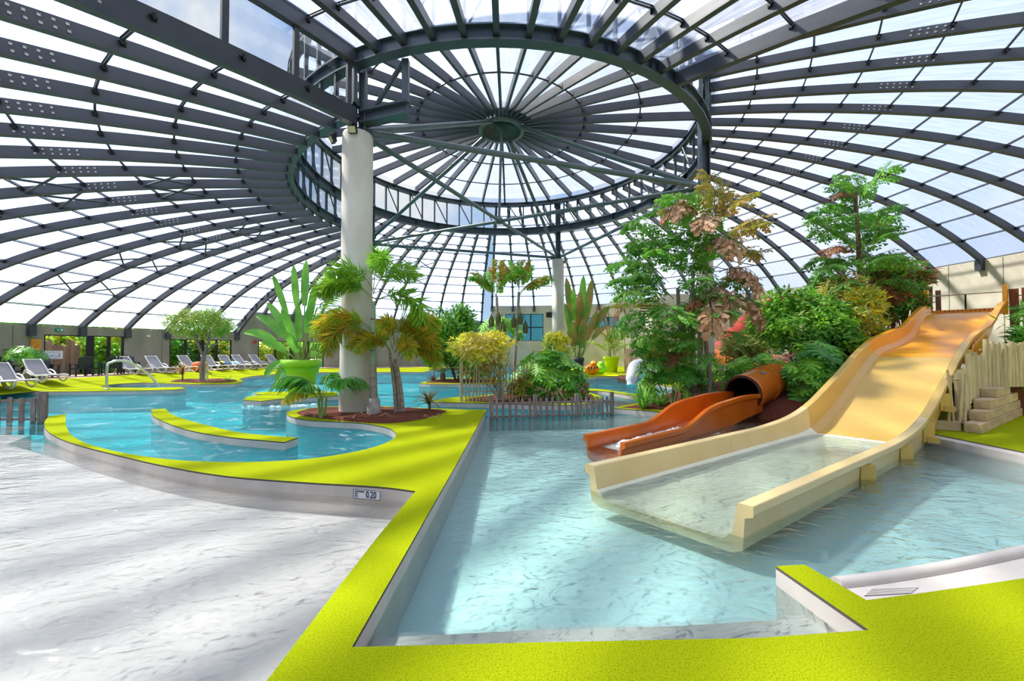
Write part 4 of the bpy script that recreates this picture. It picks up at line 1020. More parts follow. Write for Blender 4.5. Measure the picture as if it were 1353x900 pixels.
# orange bag
b = MB(); g = T(263, 19.4); b.sphere((0, 0, .3), .34, 14, 9, 0, (1.15, .8, .9)); b.sphere((.32, 0, .32), .2, 12, 8, 0, (.7, 1, 1.2)); o = b.build('beach_bag', pm('bright orange fabric', (0.85, 0.13, 0.01), rough=0.6), None, g); o['label'] = 'bright orange bag between loungers and tree bed'; o['category'] = 'bag'
# handrails
CHROME = pm('polished steel', (0.72, 0.72, 0.70), rough=0.2, metal=0.9)
hr = thing('handrail', 'polished steel hoop handrail at the notch pool edge', 'handrail')
g0 = G(141, 514.5); sc_ = (g0.y) / FPX
b = MB(); b.tube(smooth_poly([g0 + Vector((0, 0, -.1)), g0 + Vector((0, 0, .9)), g0 + Vector((.06, .1, 1.06)), g0 + Vector((.22, .3, 1.13)), g0 + Vector((.42, .6, 1.02)), g0 + Vector((.75, 1.1, .45)), g0 + Vector((.95, 1.4, -.2))], 5), 0.045, 10); b.build('rail', CHROME, hr)
b = MB(); b.lathe([(0, .0), (.10, .0), (.10, .03), (0.05, .04), (0, .04)], 14, g0); b.build('base_plate', CHROME, hr)
hr = thing('handrail', 'slim steel rail standing before the grey tree trunk', 'handrail')
g0 = G(274, 505); b = MB(); b.tube([g0, g0 + Vector((0, 0, 1.05))], 0.035, 8); b.tube([g0 + Vector((-.35, .3, 0)), g0 + Vector((-.35, .3, 1.0)), g0 + Vector((-.1, .1, 1.08)), g0 + Vector((0, 0, 1.05))], 0.035, 8); b.build('rail', CHROME, hr)

# pots
LIMEP = pm('lime plastic', (0.30, 0.70, 0.01), (0.34, 0.74, 0.015), scale=2, rough=0.35, spec=0.4)
LIMEP2 = pm('yellow lime plastic', (0.52, 0.72, 0.008), rough=0.35)
DARKP = pm('slate plastic', (0.03, 0.035, 0.05), rough=0.5)
def pot(label, loc, rt, rb__, h, mat, square=False):
    t = thing('plant_pot', label, 'pot', loc); n = 40
    b = MB(); b.lathe([(0, 0), (rb__, 0), (rt * .90, h * .80)], n); b.build('body', mat, t)
    b = MB(); b.lathe([(rt * .88, h * .78), (rt, h * .78), (rt * 1.02, h), (rt * .9, h), (rt * .88, h * .9)], n); b.build('rim', mat, t)
    b = MB(); b.lathe([(0, h * .9), (rt * .9, h * .9)], n); b.build('soil', MULCH, t)
    return t
POT1 = G(398, 520.5)
pot('big lime green plant pot on the lagoon spit', POT1, 0.66, 0.40, 1.22, LIMEP)
POT2 = P(808, 490.5, 28.0); POT2.z = 0
pot('yellow lime plant pot on the far deck', POT2, 0.56, 0.36, 1.1, LIMEP2)
POT3 = P(765, 499, 23.6); POT3.z = 0
b = MB(); b.prism([(POT3.x - 1, POT3.y - .8), (POT3.x + .8, POT3.y - .8), (POT3.x + .8, POT3.y + 1), (POT3.x - 1, POT3.y + 1)], -1, -.02, 0, 1); struct(b.build('kerb', [LIME, WHITEW]), 'small lime plinth under the slate pot')
pot('slate grey pot behind the split leaf bush', POT3, 0.30, 0.24, 1.1, DARKP)
# inflatable toys on the far deck
def ball(label, loc, r, m1, spots):
    t = thing('inflatable_toy', label, 'toy', loc); b = MB(); b.sphere((0, 0, r * .78), r, 18, 12, 0, (1.15, .9, .8)); b.sphere((r * .2, -r * .2, r * 1.5), r * .55, 14, 9, 0); b.build('body', m1, t)
    for i in range(spots):
        a = -PI / 2 + (i - (spots - 1) / 2) * .45; b = MB(); b.box((math.cos(a) * r * 1.05, math.sin(a) * r * .84, r * (1.0 + .1 * (i % 2))), (.06, .06, r * .4), rz=a); b.build('stripe', BLACK, t)
ORG = pm('orange vinyl', (0.90, 0.30, 0.01), rough=0.35); GRN = pm('green vinyl', (0.25, 0.80, 0.03), rough=0.35)
g = P(782, 494, 25.2); ball('orange inflatable with black stripes on the far deck', Vector((g.x, g.y, 0)), .42, ORG, 4)
g = P(792, 492, 26.0); ball('plain green inflatable behind the orange one', Vector((g.x, g.y, 0)), .40, GRN, 0)
# white toddler slide at the far pool
ts = thing('toddler_slide', 'white toddler slide half hidden by the big fishtail palm', 'slide'); WP = pm('white gelcoat', (0.80, 0.82, 0.84), rough=0.35)
g = P(845, 500, 20.0); g.z = 0
b = MB(); b.tube(smooth_poly([g + Vector((-.6, -.6, -.15)), g + Vector((-.5, -.4, .35)), g + Vector((-.25, 0, .75)), g + Vector((.2, .3, .85)), g + Vector((.7, .5, .8))], 5), [.20] * 3 + [.26] * 18, 12); b.build('chute', WP, ts)
b = MB(); b.sphere(g + Vector((.5, .2, .45)), .5, 16, 10, 0, (1, .9, .9)); b.build('body', WP, ts)
# wall fittings
def plate(name, label, cat, px, py, w, h, mat, r=RW0 - 0.03, extra=None):
    a = az_at(px, r); dpt = C2 + polar(r, a, 0); z = P(px, py, dpt.y).z
    t = thing(name, label, cat, (dpt.x, dpt.y, z), a)
    b = MB(); b.box((0, 0, 0), (.04, w, h)); b.build('plate', mat, t)
    if extra:
        for i, (y, zz, ww, hh, m) in enumerate(extra):
            b = MB(); b.box((-.026, y, zz), (.008, ww, hh)); b.build('print', m, t)
    return t
NAVY = pm('pale blue print', (0.25, 0.42, 0.62), rough=0.5); SIGNG = pm('exit green', (0.02, 0.32, 0.22), rough=0.4, emit=0.0)
WHT = pm('white board', (0.80, 0.84, 0.90), rough=0.4)
plate('notice_board', 'white notice board with pale blue plan hung at the left doors', 'sign', 69, 469, .85, .40, WHT, RW0 - 0.1, [(0, .13, .6, .015, NAVY), (.05, -.02, .5, .012, NAVY), (-.28, -.02, .05, .16, NAVY), (-.2, -.11, .18, .03, NAVY), (.02, -.06, .1, .05, NAVY), (.1, -.15, .5, .012, NAVY)])
plate('poster', 'orange poster on the concrete wall above the green plant', 'poster', 47.5, 455.5, .40, .52, pm('orange paper', (0.72, 0.38, 0.04), (0.6, 0.24, 0.03), scale=6, rough=0.7))
plate('exit_sign', 'green exit sign over the left doors', 'sign', 78, 436, .30, .17, SIGNG, extra=[(-.08, 0, .07, .11, WHT), (.05, 0, .05, .05, WHT)])
plate('wall_vent', 'dark vent in the grey back wall left of the pillar', 'vent', 444, 431, .6, .45, BLACK)
plate('fire_sign', 'small red fire sign on the wall right of the tree doors', 'sign', 337, 452, .16, .22, pm('fire red', (0.6, 0.03, 0.02), rough=0.5))
plate('alarm_button', 'small round alarm light on the wall beside the notice board', 'lamp', 54, 467, .12, .14, pm('brass', (0.5, 0.28, 0.06), rough=0.4))
plate('wall_vent', 'dark vent beside the high far window', 'vent', 727, 416, .75, .5, BLACK)
plate('emergency_lamp', 'small white emergency lamp on the left wall', 'lamp', 196, 444, .18, .10, WHT)
ex = thing('fire_extinguisher', 'red fire extinguisher below the fire sign', 'extinguisher', T(337, 21.9)); b = MB(); b.lathe([(0, .3), (.09, .3), (.09, .72), (.04, .8), (.03, .88), (0, .88)], 14); b.build('cylinder', pm('fire red', (0.6, 0.03, 0.02)), ex); b = MB(); b.box((.03, 0, .9), (.12, .04, .05)); b.build('valve', BLACK, ex)
# floodlights at the pillar heads
def flood(label, loc, rz, tilt=0.5, lit=False):
    t = thing('floodlight', label, 'floodlight', loc, rz); b = MB(); b.box(None, (.20, .10, .18), M=Matrix.Rotation(tilt, 4, 'X')); b.build('housing', BLACK, t)
    b = MB(); b.box(None, (.17, .012, .14), M=Matrix.Rotation(tilt, 4, 'X') @ Matrix.Translation((0, -.055, 0))); b.build('lens', pm('yellowish lens', (0.62, 0.60, 0.35), rough=0.3), t)
    b = MB(); b.box((0, .06, .12), (.06, .06, .14)); b.build('bracket', BLACK, t)
flood('floodlight on the front of the near pillar head', (PA.x + .03, PA.y - .42, 7.0), 0.0)
flood('floodlight left of the near pillar head', (PA.x - .62, PA.y - .05, 6.95), -0.9)
flood('floodlight on the right pillar head', (PC.x - .33, PC.y - .12, 6.98), -0.4)
flood('floodlight on the far pillar head', (PB.x + .45, PB.y - .15, 6.9), 0.5)
# service building with flat canopy behind the big fishtail palm
CAN = pm('off white render', (0.70, 0.66, 0.58), (0.62, 0.58, 0.5), scale=1, rough=0.8)
bl = thing('service_building', 'beige service building with flat canopy behind the fishtail palm', 'building')
d0 = 29.5
a, c = P(872, 420, d0), P(968, 420, d0)
b = MB(); b.prism([(a.x, d0), (c.x, d0), (c.x + .6, d0 + 2.2), (a.x, d0 + 3.2)], -.1, 5.6); b.build('block', CAN, bl)
a, c = P(813, 394, 28.5), P(884, 394, 28.5)
b = MB(); b.prism([(a.x, 28.2), (c.x, 28.2), (c.x, 31.5), (a.x, 31.5)], 4.75, 5.05); b.build('canopy', CAN, bl)
p = P(835, 470, 28.6); b = MB(); b.lathe([(0.17, -.1), (0.17, 4.75)], 20, (p.x, 28.7, 0)); b.build('canopy_pillar', PILLAR, bl)
for i in range(5):
    a, c = P(846, 400, 28.4), P(872, 400, 28.4); b = MB(); b.bar(Vector((a.x, 28.4, 4.62 - i * .19)), Vector((c.x, 28.4, 4.62 - i * .19)), .05, .09); b.build('louver', WOODD, bl)

# ================================================================== PLANTS
def leafmat(name, c1, c2, scale=2.5, rough=0.42, tr=0.36, vary=0.18):
    return pm(name, c1, c2, scale=scale, rough=rough, transl=tr, vary=vary, spec=0.45, lo=0.38, hi=0.62)
LF_PALM = leafmat('fresh palm green', (0.232, 0.522, 0.043), (0.435, 0.725, 0.072))
LF_ORNG = leafmat('yellowing palm green', (0.32, 0.54, 0.04), (0.66, 0.46, 0.04), scale=3.2)
LF_DEEP = leafmat('deep palm green', (0.076, 0.304, 0.048), (0.190, 0.532, 0.076))
LF_BANA = leafmat('banana leaf green', (0.150, 0.425, 0.050), (0.250, 0.575, 0.075))
LF_BRON = leafmat('bronze banana leaf', (0.156, 0.312, 0.039), (0.442, 0.260, 0.078), scale=1.6)
LF_FISH = leafmat('fishtail green', (0.160, 0.480, 0.048), (0.352, 0.672, 0.096))
LF_FISHD = leafmat('dark fishtail green', (0.095, 0.323, 0.057), (0.228, 0.532, 0.076))
LF_FISHY = leafmat('golden fishtail', (0.405, 0.459, 0.054), (0.675, 0.405, 0.108))
LF_DRY = leafmat('dry frond', (0.525, 0.300, 0.150), (0.725, 0.500, 0.350), rough=0.8, tr=0.2)
LF_RUST = leafmat('rusty frond', (0.525, 0.175, 0.062), (0.450, 0.275, 0.175), rough=0.7)
LF_MONS = leafmat('split leaf green', (0.160, 0.528, 0.032), (0.416, 0.800, 0.080), vary=0.35)
LF_MONSD = leafmat('dark split leaf green', (0.057, 0.285, 0.038), (0.190, 0.570, 0.076), vary=0.35)
LF_TREE = leafmat('tree leaf green', (0.192, 0.512, 0.048), (0.448, 0.768, 0.080))
LF_TREED = leafmat('dark tree leaf', (0.060, 0.240, 0.040), (0.200, 0.540, 0.060))
LF_OLIV = leafmat('olive tree leaf', (0.297, 0.486, 0.081), (0.540, 0.621, 0.108))
LF_YEL = leafmat('yellow croton', (0.88, 0.72, 0.05), (0.62, 0.68, 0.08), scale=4)
LF_YEL2 = leafmat('pale yellow croton', (0.814, 0.660, 0.220), (0.605, 0.550, 0.132), scale=4)
LF_RED = leafmat('red croton', (0.392, 0.098, 0.042), (0.224, 0.280, 0.042), scale=4)
LF_CYC = leafmat('grey green cycad', (0.264, 0.408, 0.240), (0.408, 0.504, 0.312))
LF_SUN = leafmat('sunlit hedge', (0.408, 0.552, 0.036), (0.744, 0.672, 0.060), scale=1.4)
LF_VAR = leafmat('variegated leaf', (0.744, 0.720, 0.288), (0.288, 0.504, 0.096), scale=6)
BARK = pm('pale palm bark', (0.42, 0.36, 0.30), (0.26, 0.21, 0.17), scale=7, rough=0.9, bump=0.5, bscale=14, stretch=(1, 1, 2.5))
BARKG = pm('grey bark', (0.34, 0.30, 0.26), (0.22, 0.19, 0.17), scale=9, rough=0.9, bump=0.4, bscale=16)
BARKB = pm('brown bark', (0.22, 0.13, 0.08), (0.12, 0.07, 0.045), scale=8, rough=0.9, bump=0.5, bscale=16)
STEMG = pm('green stem', (0.22, 0.34, 0.08), (0.34, 0.42, 0.14), scale=4, rough=0.5)
RNG = random.Random(11)
def U_(a, b): return RNG.uniform(a, b)

def arc_path(L, el, droop, n=9):
    # path in the x-z plane, starting with elevation el (rad) and bending down by droop (rad) over its length
    p = Vector((0, 0, 0)); out = [p.copy()]
    for i in range(n):
        a = el - droop * ((i + .5) / n) ** 1.3
        p = p + Vector((math.cos(a), 0, math.sin(a))) * (L / n); out.append(p.copy())
    return out
def along(path, t):
    x = t * (len(path) - 1); i = min(int(x), len(path) - 2); f = x - i
    return path[i].lerp(path[i + 1], f), (path[i + 1] - path[i]).normalized()
def kite(b, p, d, n, L, w, mi=0, droop=0.25):
    # leaflet: from p along d, surface normal n
    s = d.cross(n)
    if s.length < 1e-4: return
    s.normalize(); m = p + d * L * .42; t = p + d * L - n * L * droop
    b.add([p, m + s * w / 2, t, m - s * w / 2], [(0, 1, 2), (0, 2, 3)], mi)
def wedge(b, p, d, n, L, w, mi=0):
    s = d.cross(n)
    if s.length < 1e-4: return
    s.normalize()
    e = [p + d * L * .80 + s * w * .55, p + d * L * 1.05 + s * w * .22 - n * L * .1, p + d * L * .9, p + d * L * 1.0 - s * w * .25 - n * L * .12, p + d * L * .72 - s * w * .5]
    b.add([p] + e, [(0, 1, 2), (0, 2, 3), (0, 3, 4), (0, 4, 5)], mi)
def frond_mesh(L, el, droop, n=26, ll=0.42, lw=0.05, mats=(LF_PALM, STEMG), plume=0.0, start=0.18, hang=0.3, kind='blade', rr=0.014, seed=0):
    rg = random.Random(seed); path = arc_path(L, el, droop); b = MB()
    b.tube(path, [rr * (1 - .75 * i / 9) for i in range(10)], 5, 1, cap=False)
    Y = Vector((0, 1, 0))
    for i in range(n):
        t = start + (1 - start) * (i + .5) / n; p, d = along(path, t); N = d.cross(Y) * -1
        if N.z < 0 and abs(d.z) < .95: N = -N
        le = ll * (math.sin(PI * (0.12 + 0.80 * (t - start) / (1 - start))) ** .6) * rg.uniform(.85, 1.1)
        for s in (-1, 1):
            roll = rg.uniform(-plume, plume)
            side = (Y * s * math.cos(roll) + N * math.sin(roll))
            dirn = (side * .80 + d * .55 - Vector((0, 0, 1)) * hang * rg.uniform(.5, 1.2)).normalized()
            nn = (N - dirn * N.dot(dirn)).normalized()
            if kind == 'blade': kite(b, p, dirn, nn, le, lw, 0, .18)
            elif kind == 'wedge': wedge(b, p, dirn, nn, le, le * .7, 0)
            elif kind == 'bi':
                m = 6
                for k in range(m):
                    q = p + dirn * le * (k + .9) / m - Vector((0, 0, 1)) * .10 * le * (k / m) ** 2
                    for s2 in ((-1, 1) if k < m - 1 else (-1, 0, 1)):
                        d2 = (dirn * (.75 if s2 else 1.2) + d * s2 * rg.uniform(.5, 1.0) + N * rg.uniform(-.35, .25) - Vector((0, 0, 1)) * rg.uniform(.1, .6)).normalized()
                        n2 = (N - d2 * N.dot(d2)).normalized(); ww = lw * rg.uniform(.7, 1.25)
                        wedge(b, q, d2, n2, ww, ww * .55, 0)
                b.tube([p, p + dirn * le], .006, 3, 1, cap=False)
    return b.mesh('frond', list(mats))
def trunk(name, parent, pts, r, mat, n=10, k=4): b = MB(); q = smooth_poly(pts, k); b.tube(q, [r[0] + (r[1] - r[0]) * i / (len(q) - 1) for i in range(len(q))], n); return b.build(name, mat, parent)
def put(name, me, parent, loc, az, tilt=0.0, scale=1.0, roll=0.0):
    o = link(name, me, parent, loc); o.rotation_euler = (Matrix.Rotation(az, 3, 'Z') @ Matrix.Rotation(-tilt, 3, 'Y') @ Matrix.Rotation(roll, 3, 'X')).to_euler(); o.scale = (scale,) * 3; return o
def plant(name, label, cat, loc, group=None): return thing(name, label, cat, loc, 0, group)

def foliage(parent, c, rad, n, size, mat, ncl=26, shell=0.55, flat=0.35, name='foliage', asp=0.42, seed=1, up=0.5, local=True):
    rg = random.Random(seed); b = MB(); c = Vector(c); cl = []
    for i in range(ncl):
        z = rg.uniform(-.85, 1); a = rg.uniform(0, 2 * PI); q = math.sqrt(max(0, 1 - z * z)); r = rg.uniform(shell, 1.0)
        cl.append((Vector((q * math.cos(a) * rad[0], q * math.sin(a) * rad[1], z * rad[2])) * r, rg.uniform(.22, .40)))
    for i in range(n):
        o, cr = cl[i % ncl]; v = Vector((rg.gauss(0, 1), rg.gauss(0, 1), rg.gauss(0, 1))); v.normalize()
        v *= rg.uniform(.3, 1) ** .5
        p = o + Vector((v.x * rad[0], v.y * rad[1], v.z * rad[2] * .9)) * cr
        out = (v + o.normalized() * .6 + Vector((0, 0, up))).normalized()
        d = (Vector((rg.uniform(-1, 1), rg.uniform(-1, 1), rg.uniform(-1, .5))) + out * .5).normalized()
        nn = (out - d * out.dot(d))
        if nn.length < .1: continue
        nn.normalize(); kite(b, c + p, d, nn, size * rg.uniform(.7, 1.25), size * asp * rg.uniform(.8, 1.2), 0, .15)
    o = b.build(name, mat, parent); stuff(o); return o
def bush(name, label, cat, base, c, rad, n, size, mat, stems=4, seed=1, ncl=26, asp=.42, extra=None, sr=.03, bark=None, up=.5):
    # base and c are world points
    t = plant(name, label, cat, base); rg = random.Random(seed + 50); base = Vector(base); c = Vector(c) - base
    for i in range(stems):
        a = rg.uniform(0, 2 * PI); e = c + Vector((math.cos(a) * rad[0] * .5, math.sin(a) * rad[1] * .5, rad[2] * rg.uniform(-.1, .4)))
        trunk('stem', t, [Vector((math.cos(a) * .06, math.sin(a) * .06, -.05)), e * .45 + Vector((0, 0, .05)), e], (sr, sr * .4), bark or BARKB, 7)
    foliage(t, c, rad, n, size, mat, ncl, seed=seed, asp=asp, up=up)
    if extra:
        for k, (m2, n2, s2) in enumerate(extra): foliage(t, c, rad, n2, s2, m2, ncl, seed=seed + 7 + k, asp=asp, up=up)
    return t

# -- paddle leaf bent along a path, with its stalk
def paddle(parent, base, tip, width, mat, frac=.45, bow=.25, name='leaf', stalk=STEMG, out=None):
    base, tip = Vector(base), Vector(tip); d = tip - base; mid = base + d * .55 + Vector((0, 0, bow * d.length))
    path = [base.lerp(mid, 0) * (1 - t) ** 2 + mid * 2 * t * (1 - t) + tip * t * t for t in [i / 12 for i in range(13)]]
    b = MB(); k = int(frac * 12); b.tube(path[:k + 1], [0.030, *[0.022] * k][:k + 1], 6, 1)
    f = out if out is not None else Vector((0, -1, .5)); vs = []
    m = 12 - k
    for i in range(k, 13):
        p = path[i]; dd = (path[min(i + 1, 12)] - path[max(i - 1, 0)]).normalized(); s = dd.cross(f)
        if s.length < .05: s = dd.cross(Vector((1, 0, 0)))
        s.normalize(); n = s.cross(dd); t = (i - k) / m; w = width * .5 * (math.sin(PI * min(1, .10 + .90 * t)) ** .55) if t < 1 else 0.005
        vs += [p + s * w + n * w * .28, p, p - s * w + n * w * .28]
    b.add(vs, [(i * 3 + j, i * 3 + j + 1, (i + 1) * 3 + j + 1, (i + 1) * 3 + j) for i in range(m) for j in (0, 1)], 0, True)
    return b.build(name, [mat, stalk], parent)
# -- split leaf (monstera)
def split_leaf(cut=.72):
    b = MB(); N_ = 5
    for s in (-1, 1):
        for i in range(N_):
            x0, x1 = .02 + .86 * i / N_, .02 + .86 * (i + 1) / N_
            ln = .52 * math.sin(PI * (.22 + .66 * (i + .3) / N_)) ** .7; a = R(100 - 13 * i)
            dx, dy = math.cos(a) * ln, math.sin(a) * ln * s; xm = (x0 + x1) / 2; w = (x1 - x0)
            z = lambda y: -.35 * y * y
            b.add([(x0, 0, 0), (x1, 0, 0), (x1 + dx * cut, dy * cut, z(dy * cut)), (xm + dx + w * .40, dy * .97, z(dy)), (xm + dx - w * .38, dy, z(dy)), (x0 + dx * cut, dy * cut, z(dy * cut))], [tuple(range(6)) if s > 0 else tuple(reversed(range(6)))])
    b.add([(.86, -.10, -.01), (.86, .10, -.01), (1.04, 0, -.06)], [(0, 1, 2)]); b.add([(.80, -.1, 0), (.88, -.1, -.01), (.88, .1, -.01), (.80, .1, 0)], [(0, 1, 2, 3)])
    b.tube([(0, 0, 0), (.9, 0, .004)], .010, 4, 1, cap=False); b.tube([(0, 0, 0), (-.25, 0, -.12), (-.55, 0, -.5)], .016, 5, 1, cap=False)
    return b
SL = {m.name: split_leaf().mesh('leaf', [m, STEMG]) for m in (LF_MONS, LF_MONSD, LF_TREE)}
def monstera(label, base, c, rad, n, size, mats, seed=3, face=Vector((0, -1, .3)), name='split_leaf_plant', cat='plant'):
    t = plant(name, label, cat, base); rg = random.Random(seed); base = Vector(base); c = Vector(c) - base
    for i in range(5):
        a = rg.uniform(0, 2 * PI); e = c + Vector((math.cos(a) * rad[0] * .5, math.sin(a) * rad[1] * .5, rad[2] * .2))
        trunk('stem', t, [Vector((math.cos(a) * .1, math.sin(a) * .1, -.05)), e * .5, e], (.028, .018), STEMG, 6)
    for i in range(n):
        z = rg.uniform(-.75, 1); a = rg.uniform(0, 2 * PI); q = math.sqrt(max(0, 1 - z * z)); v = Vector((q * math.cos(a), q * math.sin(a), z))
        if v.dot(face) < -.35: v = -v; v.z = abs(v.z)
        r = rg.uniform(.65, 1.0); p = c + Vector((v.x * rad[0], v.y * rad[1], v.z * rad[2])) * r
        nn = (v * .75 + Vector((0, -.15, .55)) + Vector((rg.uniform(-.4, .4), rg.uniform(-.4, .4), rg.uniform(-.3, .3)))).normalized()
        d = Vector((v.x, v.y, 0)) * .8 + Vector((rg.uniform(-.7, .7), rg.uniform(-.7, .7), -.55)); d = d - nn * d.dot(nn)
        if d.length < .1: d = nn.orthogonal()
        d.normalize(); y = nn.cross(d); k = size * rg.uniform(.7, 1.15)
        o = link('leaf', SL[mats[i % len(mats)].name], t, p - d * .35 * k); o.rotation_euler = Matrix((d, y, nn)).transposed().to_euler(); o.scale = (k, k, k)
    return t
def straps(label, base, n, L, w, mat, el=(.5, 1.45), droop=1.1, seed=5, name='strap_leaf_plant', stem=0.0, mat2=None):
    t = plant(name, label, 'plant', base); rg = random.Random(seed)
    if stem: trunk('stem', t, [(0, 0, -.05), (.01, 0, stem * .5), (0, 0, stem)], (.035, .03), BARKB, 7)
    for i in range(n):
        a = rg.uniform(0, 2 * PI); l = L * rg.uniform(.7, 1.15); path = arc_path(l, rg.uniform(*el), droop * rg.uniform(.6, 1.2), 6); b = MB(); vs = []
        for k, p in enumerate(path): ww = w * .5 * (1 - (k / 6) ** 2.2) + .002; vs += [p + Vector((0, ww, 0)), p + Vector((0, 0, -ww * .3)), p + Vector((0, -ww, 0))]
        b.add(vs, [(k * 3 + j, k * 3 + j + 1, (k + 1) * 3 + j + 1, (k + 1) * 3 + j) for k in range(6) for j in (0, 1)], 0, True)
        b.build('leaf', mat2 if (mat2 and rg.random() < .35) else mat, t).matrix_local = Matrix.Translation((0, 0, stem * rg.uniform(.55, 1))) @ Matrix.Rotation(a, 4, 'Z')
    return t

# ---------------- near pillar bed
g = G(494, 549); t = plant('foxtail_palm', 'tall slim palm with green crownshaft beside the near pillar', 'palm', g)
trunk('trunk', t, [(0, 0, -.05), (-.02, 0, .8), (-.03, 0, 1.25)], (.105, .075), BARK)
trunk('crownshaft', t, [(-.03, 0, 1.2), (-.02, 0, 2.0), (-.03, 0, 2.75)], (.075, .048), pm('pale green crownshaft', (0.36, 0.48, 0.34), (0.26, 0.38, 0.25), scale=3, rough=0.45), 12)
b = MB(); b.lathe([(0.16, -.02), (.165, .16), (.13, .38), (.11, .42)], 14); b.build('root_boot', pm('grey root boot', (0.50, 0.48, 0.44), (0.32, 0.30, 0.27), scale=7, rough=0.9), t)
b = MB()
for z in (1.55, 1.95, 2.3): b.lathe([(.078 - z * .008, z), (.085 - z * .008, z + .02), (.078 - z * .008, z + .04)], 12, (-.03, 0, 0))
b.build('leaf_scar', BARKB, t)
FX = [frond_mesh(1.6, .9, 2.1, 90, .50, .036, (LF_PALM, STEMG), plume=1.5, seed=i, start=.25) for i in range(3)]
FXO = [frond_mesh(1.45, .75, 2.4, 120, .38, .028, (LF_ORNG, STEMG), plume=1.6, seed=10 + i, start=.2) for i in range(3)]
top = Vector((-.03, 0, 2.72))
put('frond', FX[0], t, top, R(198), .15, .95); put('frond', FX[1], t, top + Vector((0, 0, .25)), R(228), .25, .85); put('frond', FX[2], t, top + Vector((0, 0, .2)), R(20), .45, .9)
put('frond', FX[0], t, top, R(-12), -.35, 1.05); put('frond', FX[1], t, top + Vector((0, 0, .3)), R(300), .5, .9); put('frond', FX[2], t, top + Vector((0, 0, .1)), R(205), .0, .9)
put('frond', FXO[0], t, Vector((-.04, 0, 2.05)), R(190), .1, 1.05); put('frond', FXO[1], t, Vector((-.04, 0, 1.95)), R(215), -.15, 1.0); put('frond', FXO[2], t, Vector((-.04, 0, 2.0)), R(203), .2, 1.1)
g = G(526, 546); t = plant('clumping_palm', 'clump of thin trunked palms with orange green plumes right of the near pillar', 'palm', g)
for dx, dy, tx, z in ((-.04, 0, -.22, 1.5), (.06, .02, -.10, 1.35), (.14, -.02, -.02, 1.2), (-.02, .06, -.16, 1.2)): trunk('trunk', t, [(dx, dy, -.05), (dx * .6 + tx * .4, dy, z * .5), (tx, dy, z)], (.05, .035), BARK, 8)
for i, (x, z, a, ti, s) in enumerate(((-.2, 1.55, 200, .35, .85), (-.1, 1.5, 20, .45, 1.0), (-.1, 1.7, 270, .6, .95), (0, 1.45, -20, .25, 1.0), (-.15, 1.6, 140, .5, .9), (0, 1.4, 300, .3, .95), (-.2, 1.5, 240, .3, .85), (.0, 1.6, 60, .5, .95), (.05, 1.35, 340, .1, .95), (-.05, 1.75, 330, .7, .9), (.05, 1.7, 10, .75, .95))):
    put('frond', FXO[i % 3], t, Vector((x, 0, z)), R(a), ti, s)
g = G(425, 552); t = plant('kentia_palm', 'small kentia palm with drooping dark fronds left of the near pillar', 'palm', g)
KE = [frond_mesh(1.45, 1.2, 2.0, 24, .62, .06, (LF_DEEP, STEMG), hang=.75, seed=20 + i, start=.35) for i in range(3)]
KEY = frond_mesh(1.2, 1.1, 1.8, 20, .5, .055, (LF_ORNG, STEMG), hang=.6, seed=24, start=.35)
for dx, dy, l in ((-.05, 0, .45), (.06, .03, .5), (.02, -.05, .42)): trunk('stem', t, [(dx, dy, -.05), (dx * 1.2, dy, l * .5), (dx * 1.5, dy, l)], (.035, .022), STEMG, 7)
for i, (a, ti, s) in enumerate(((185, -.05, .95), (170, -.35, .9), (205, .1, .85), (10, -.05, .9), (-25, .1, .75), (260, .15, .6), (90, .2, .8), (225, -.3, .8))): put('frond', KEY if i in (1, 7) else KE[i % 3], t, Vector((0, 0, .38)), R(a), ti + .12, s)
straps('small brown tipped dracaena at the right end of the near mulch bed', G(567, 544), 42, .58, .045, leafmat('olive strap', (0.20, 0.24, 0.05), (0.34, 0.16, 0.06)), (.2, 1.4), 1.3, 6, 'dracaena', .28)
rg = random.Random(2); b = MB()
for i in range(14):
    px, py = rg.uniform(400, 580), rg.uniform(543, 553); gg = G(px, py, .06); a = rg.uniform(0, 3)
    b.tube([gg + Vector((math.cos(a) * (k - 1) * .09, math.sin(a) * (k - 1) * .09, .05 * (1 - (k - 1) ** 2))) for k in range(3)], .008, 4)
o = stuff(b.build('leaf_litter', LF_DRY)); o['label'] = 'dry curled frond scraps on the near red mulch'

# ---------------- big lime pot
t = plant('bird_of_paradise', 'tall paddle leaved plant growing in the big lime pot', 'plant', POT1 + Vector((0, 0, 1.1)))
D0 = POT1.y
for bx, tx, ty, w, dd, fr, bw in ((0, 388, 349, .30, 0, .55, .05), (.05, 405, 343, .34, -.1, .5, .05), (-.05, 360, 362, .26, .1, .45, .12), (.08, 418, 372, .34, .15, .4, .12), (-.1, 322, 440, .36, -.3, .45, .30), (-.08, 338, 418, .36, .2, .4, .3), (-.1, 345, 452, .34, -.4, .4, .25), (-.12, 349, 500, .36, -.5, .5, .55), (-.1, 364, 508, .34, -.6, .5, .6), (.15, 428, 432, .34, -.2, .55, .2), (0, 372, 408, .32, -.5, .35, .15), (.05, 377, 440, .34, -.7, .3, .2), (.05, 410, 402, .28, -.3, .45, .15), (-.05, 352, 400, .3, .4, .4, .2), (.1, 420, 470, .24, -.4, .5, .4), (-.02, 394, 400, .3, -.2, .35, .1)):
    tip = P(tx, ty, D0 + dd) - (POT1 + Vector((0, 0, 1.1))); paddle(t, (bx, 0, 0), tip, w * .88, LF_BANA, fr, bw)
AR = [frond_mesh(1.5, 1.1, 1.5, 24, .42, .035, (LF_PALM, STEMG), hang=.35, seed=30 + i, start=.3) for i in range(2)]
t2 = plant('areca_palm', 'feathery palm sharing the big lime pot', 'palm', POT1 + Vector((.3, .1, 1.1)))
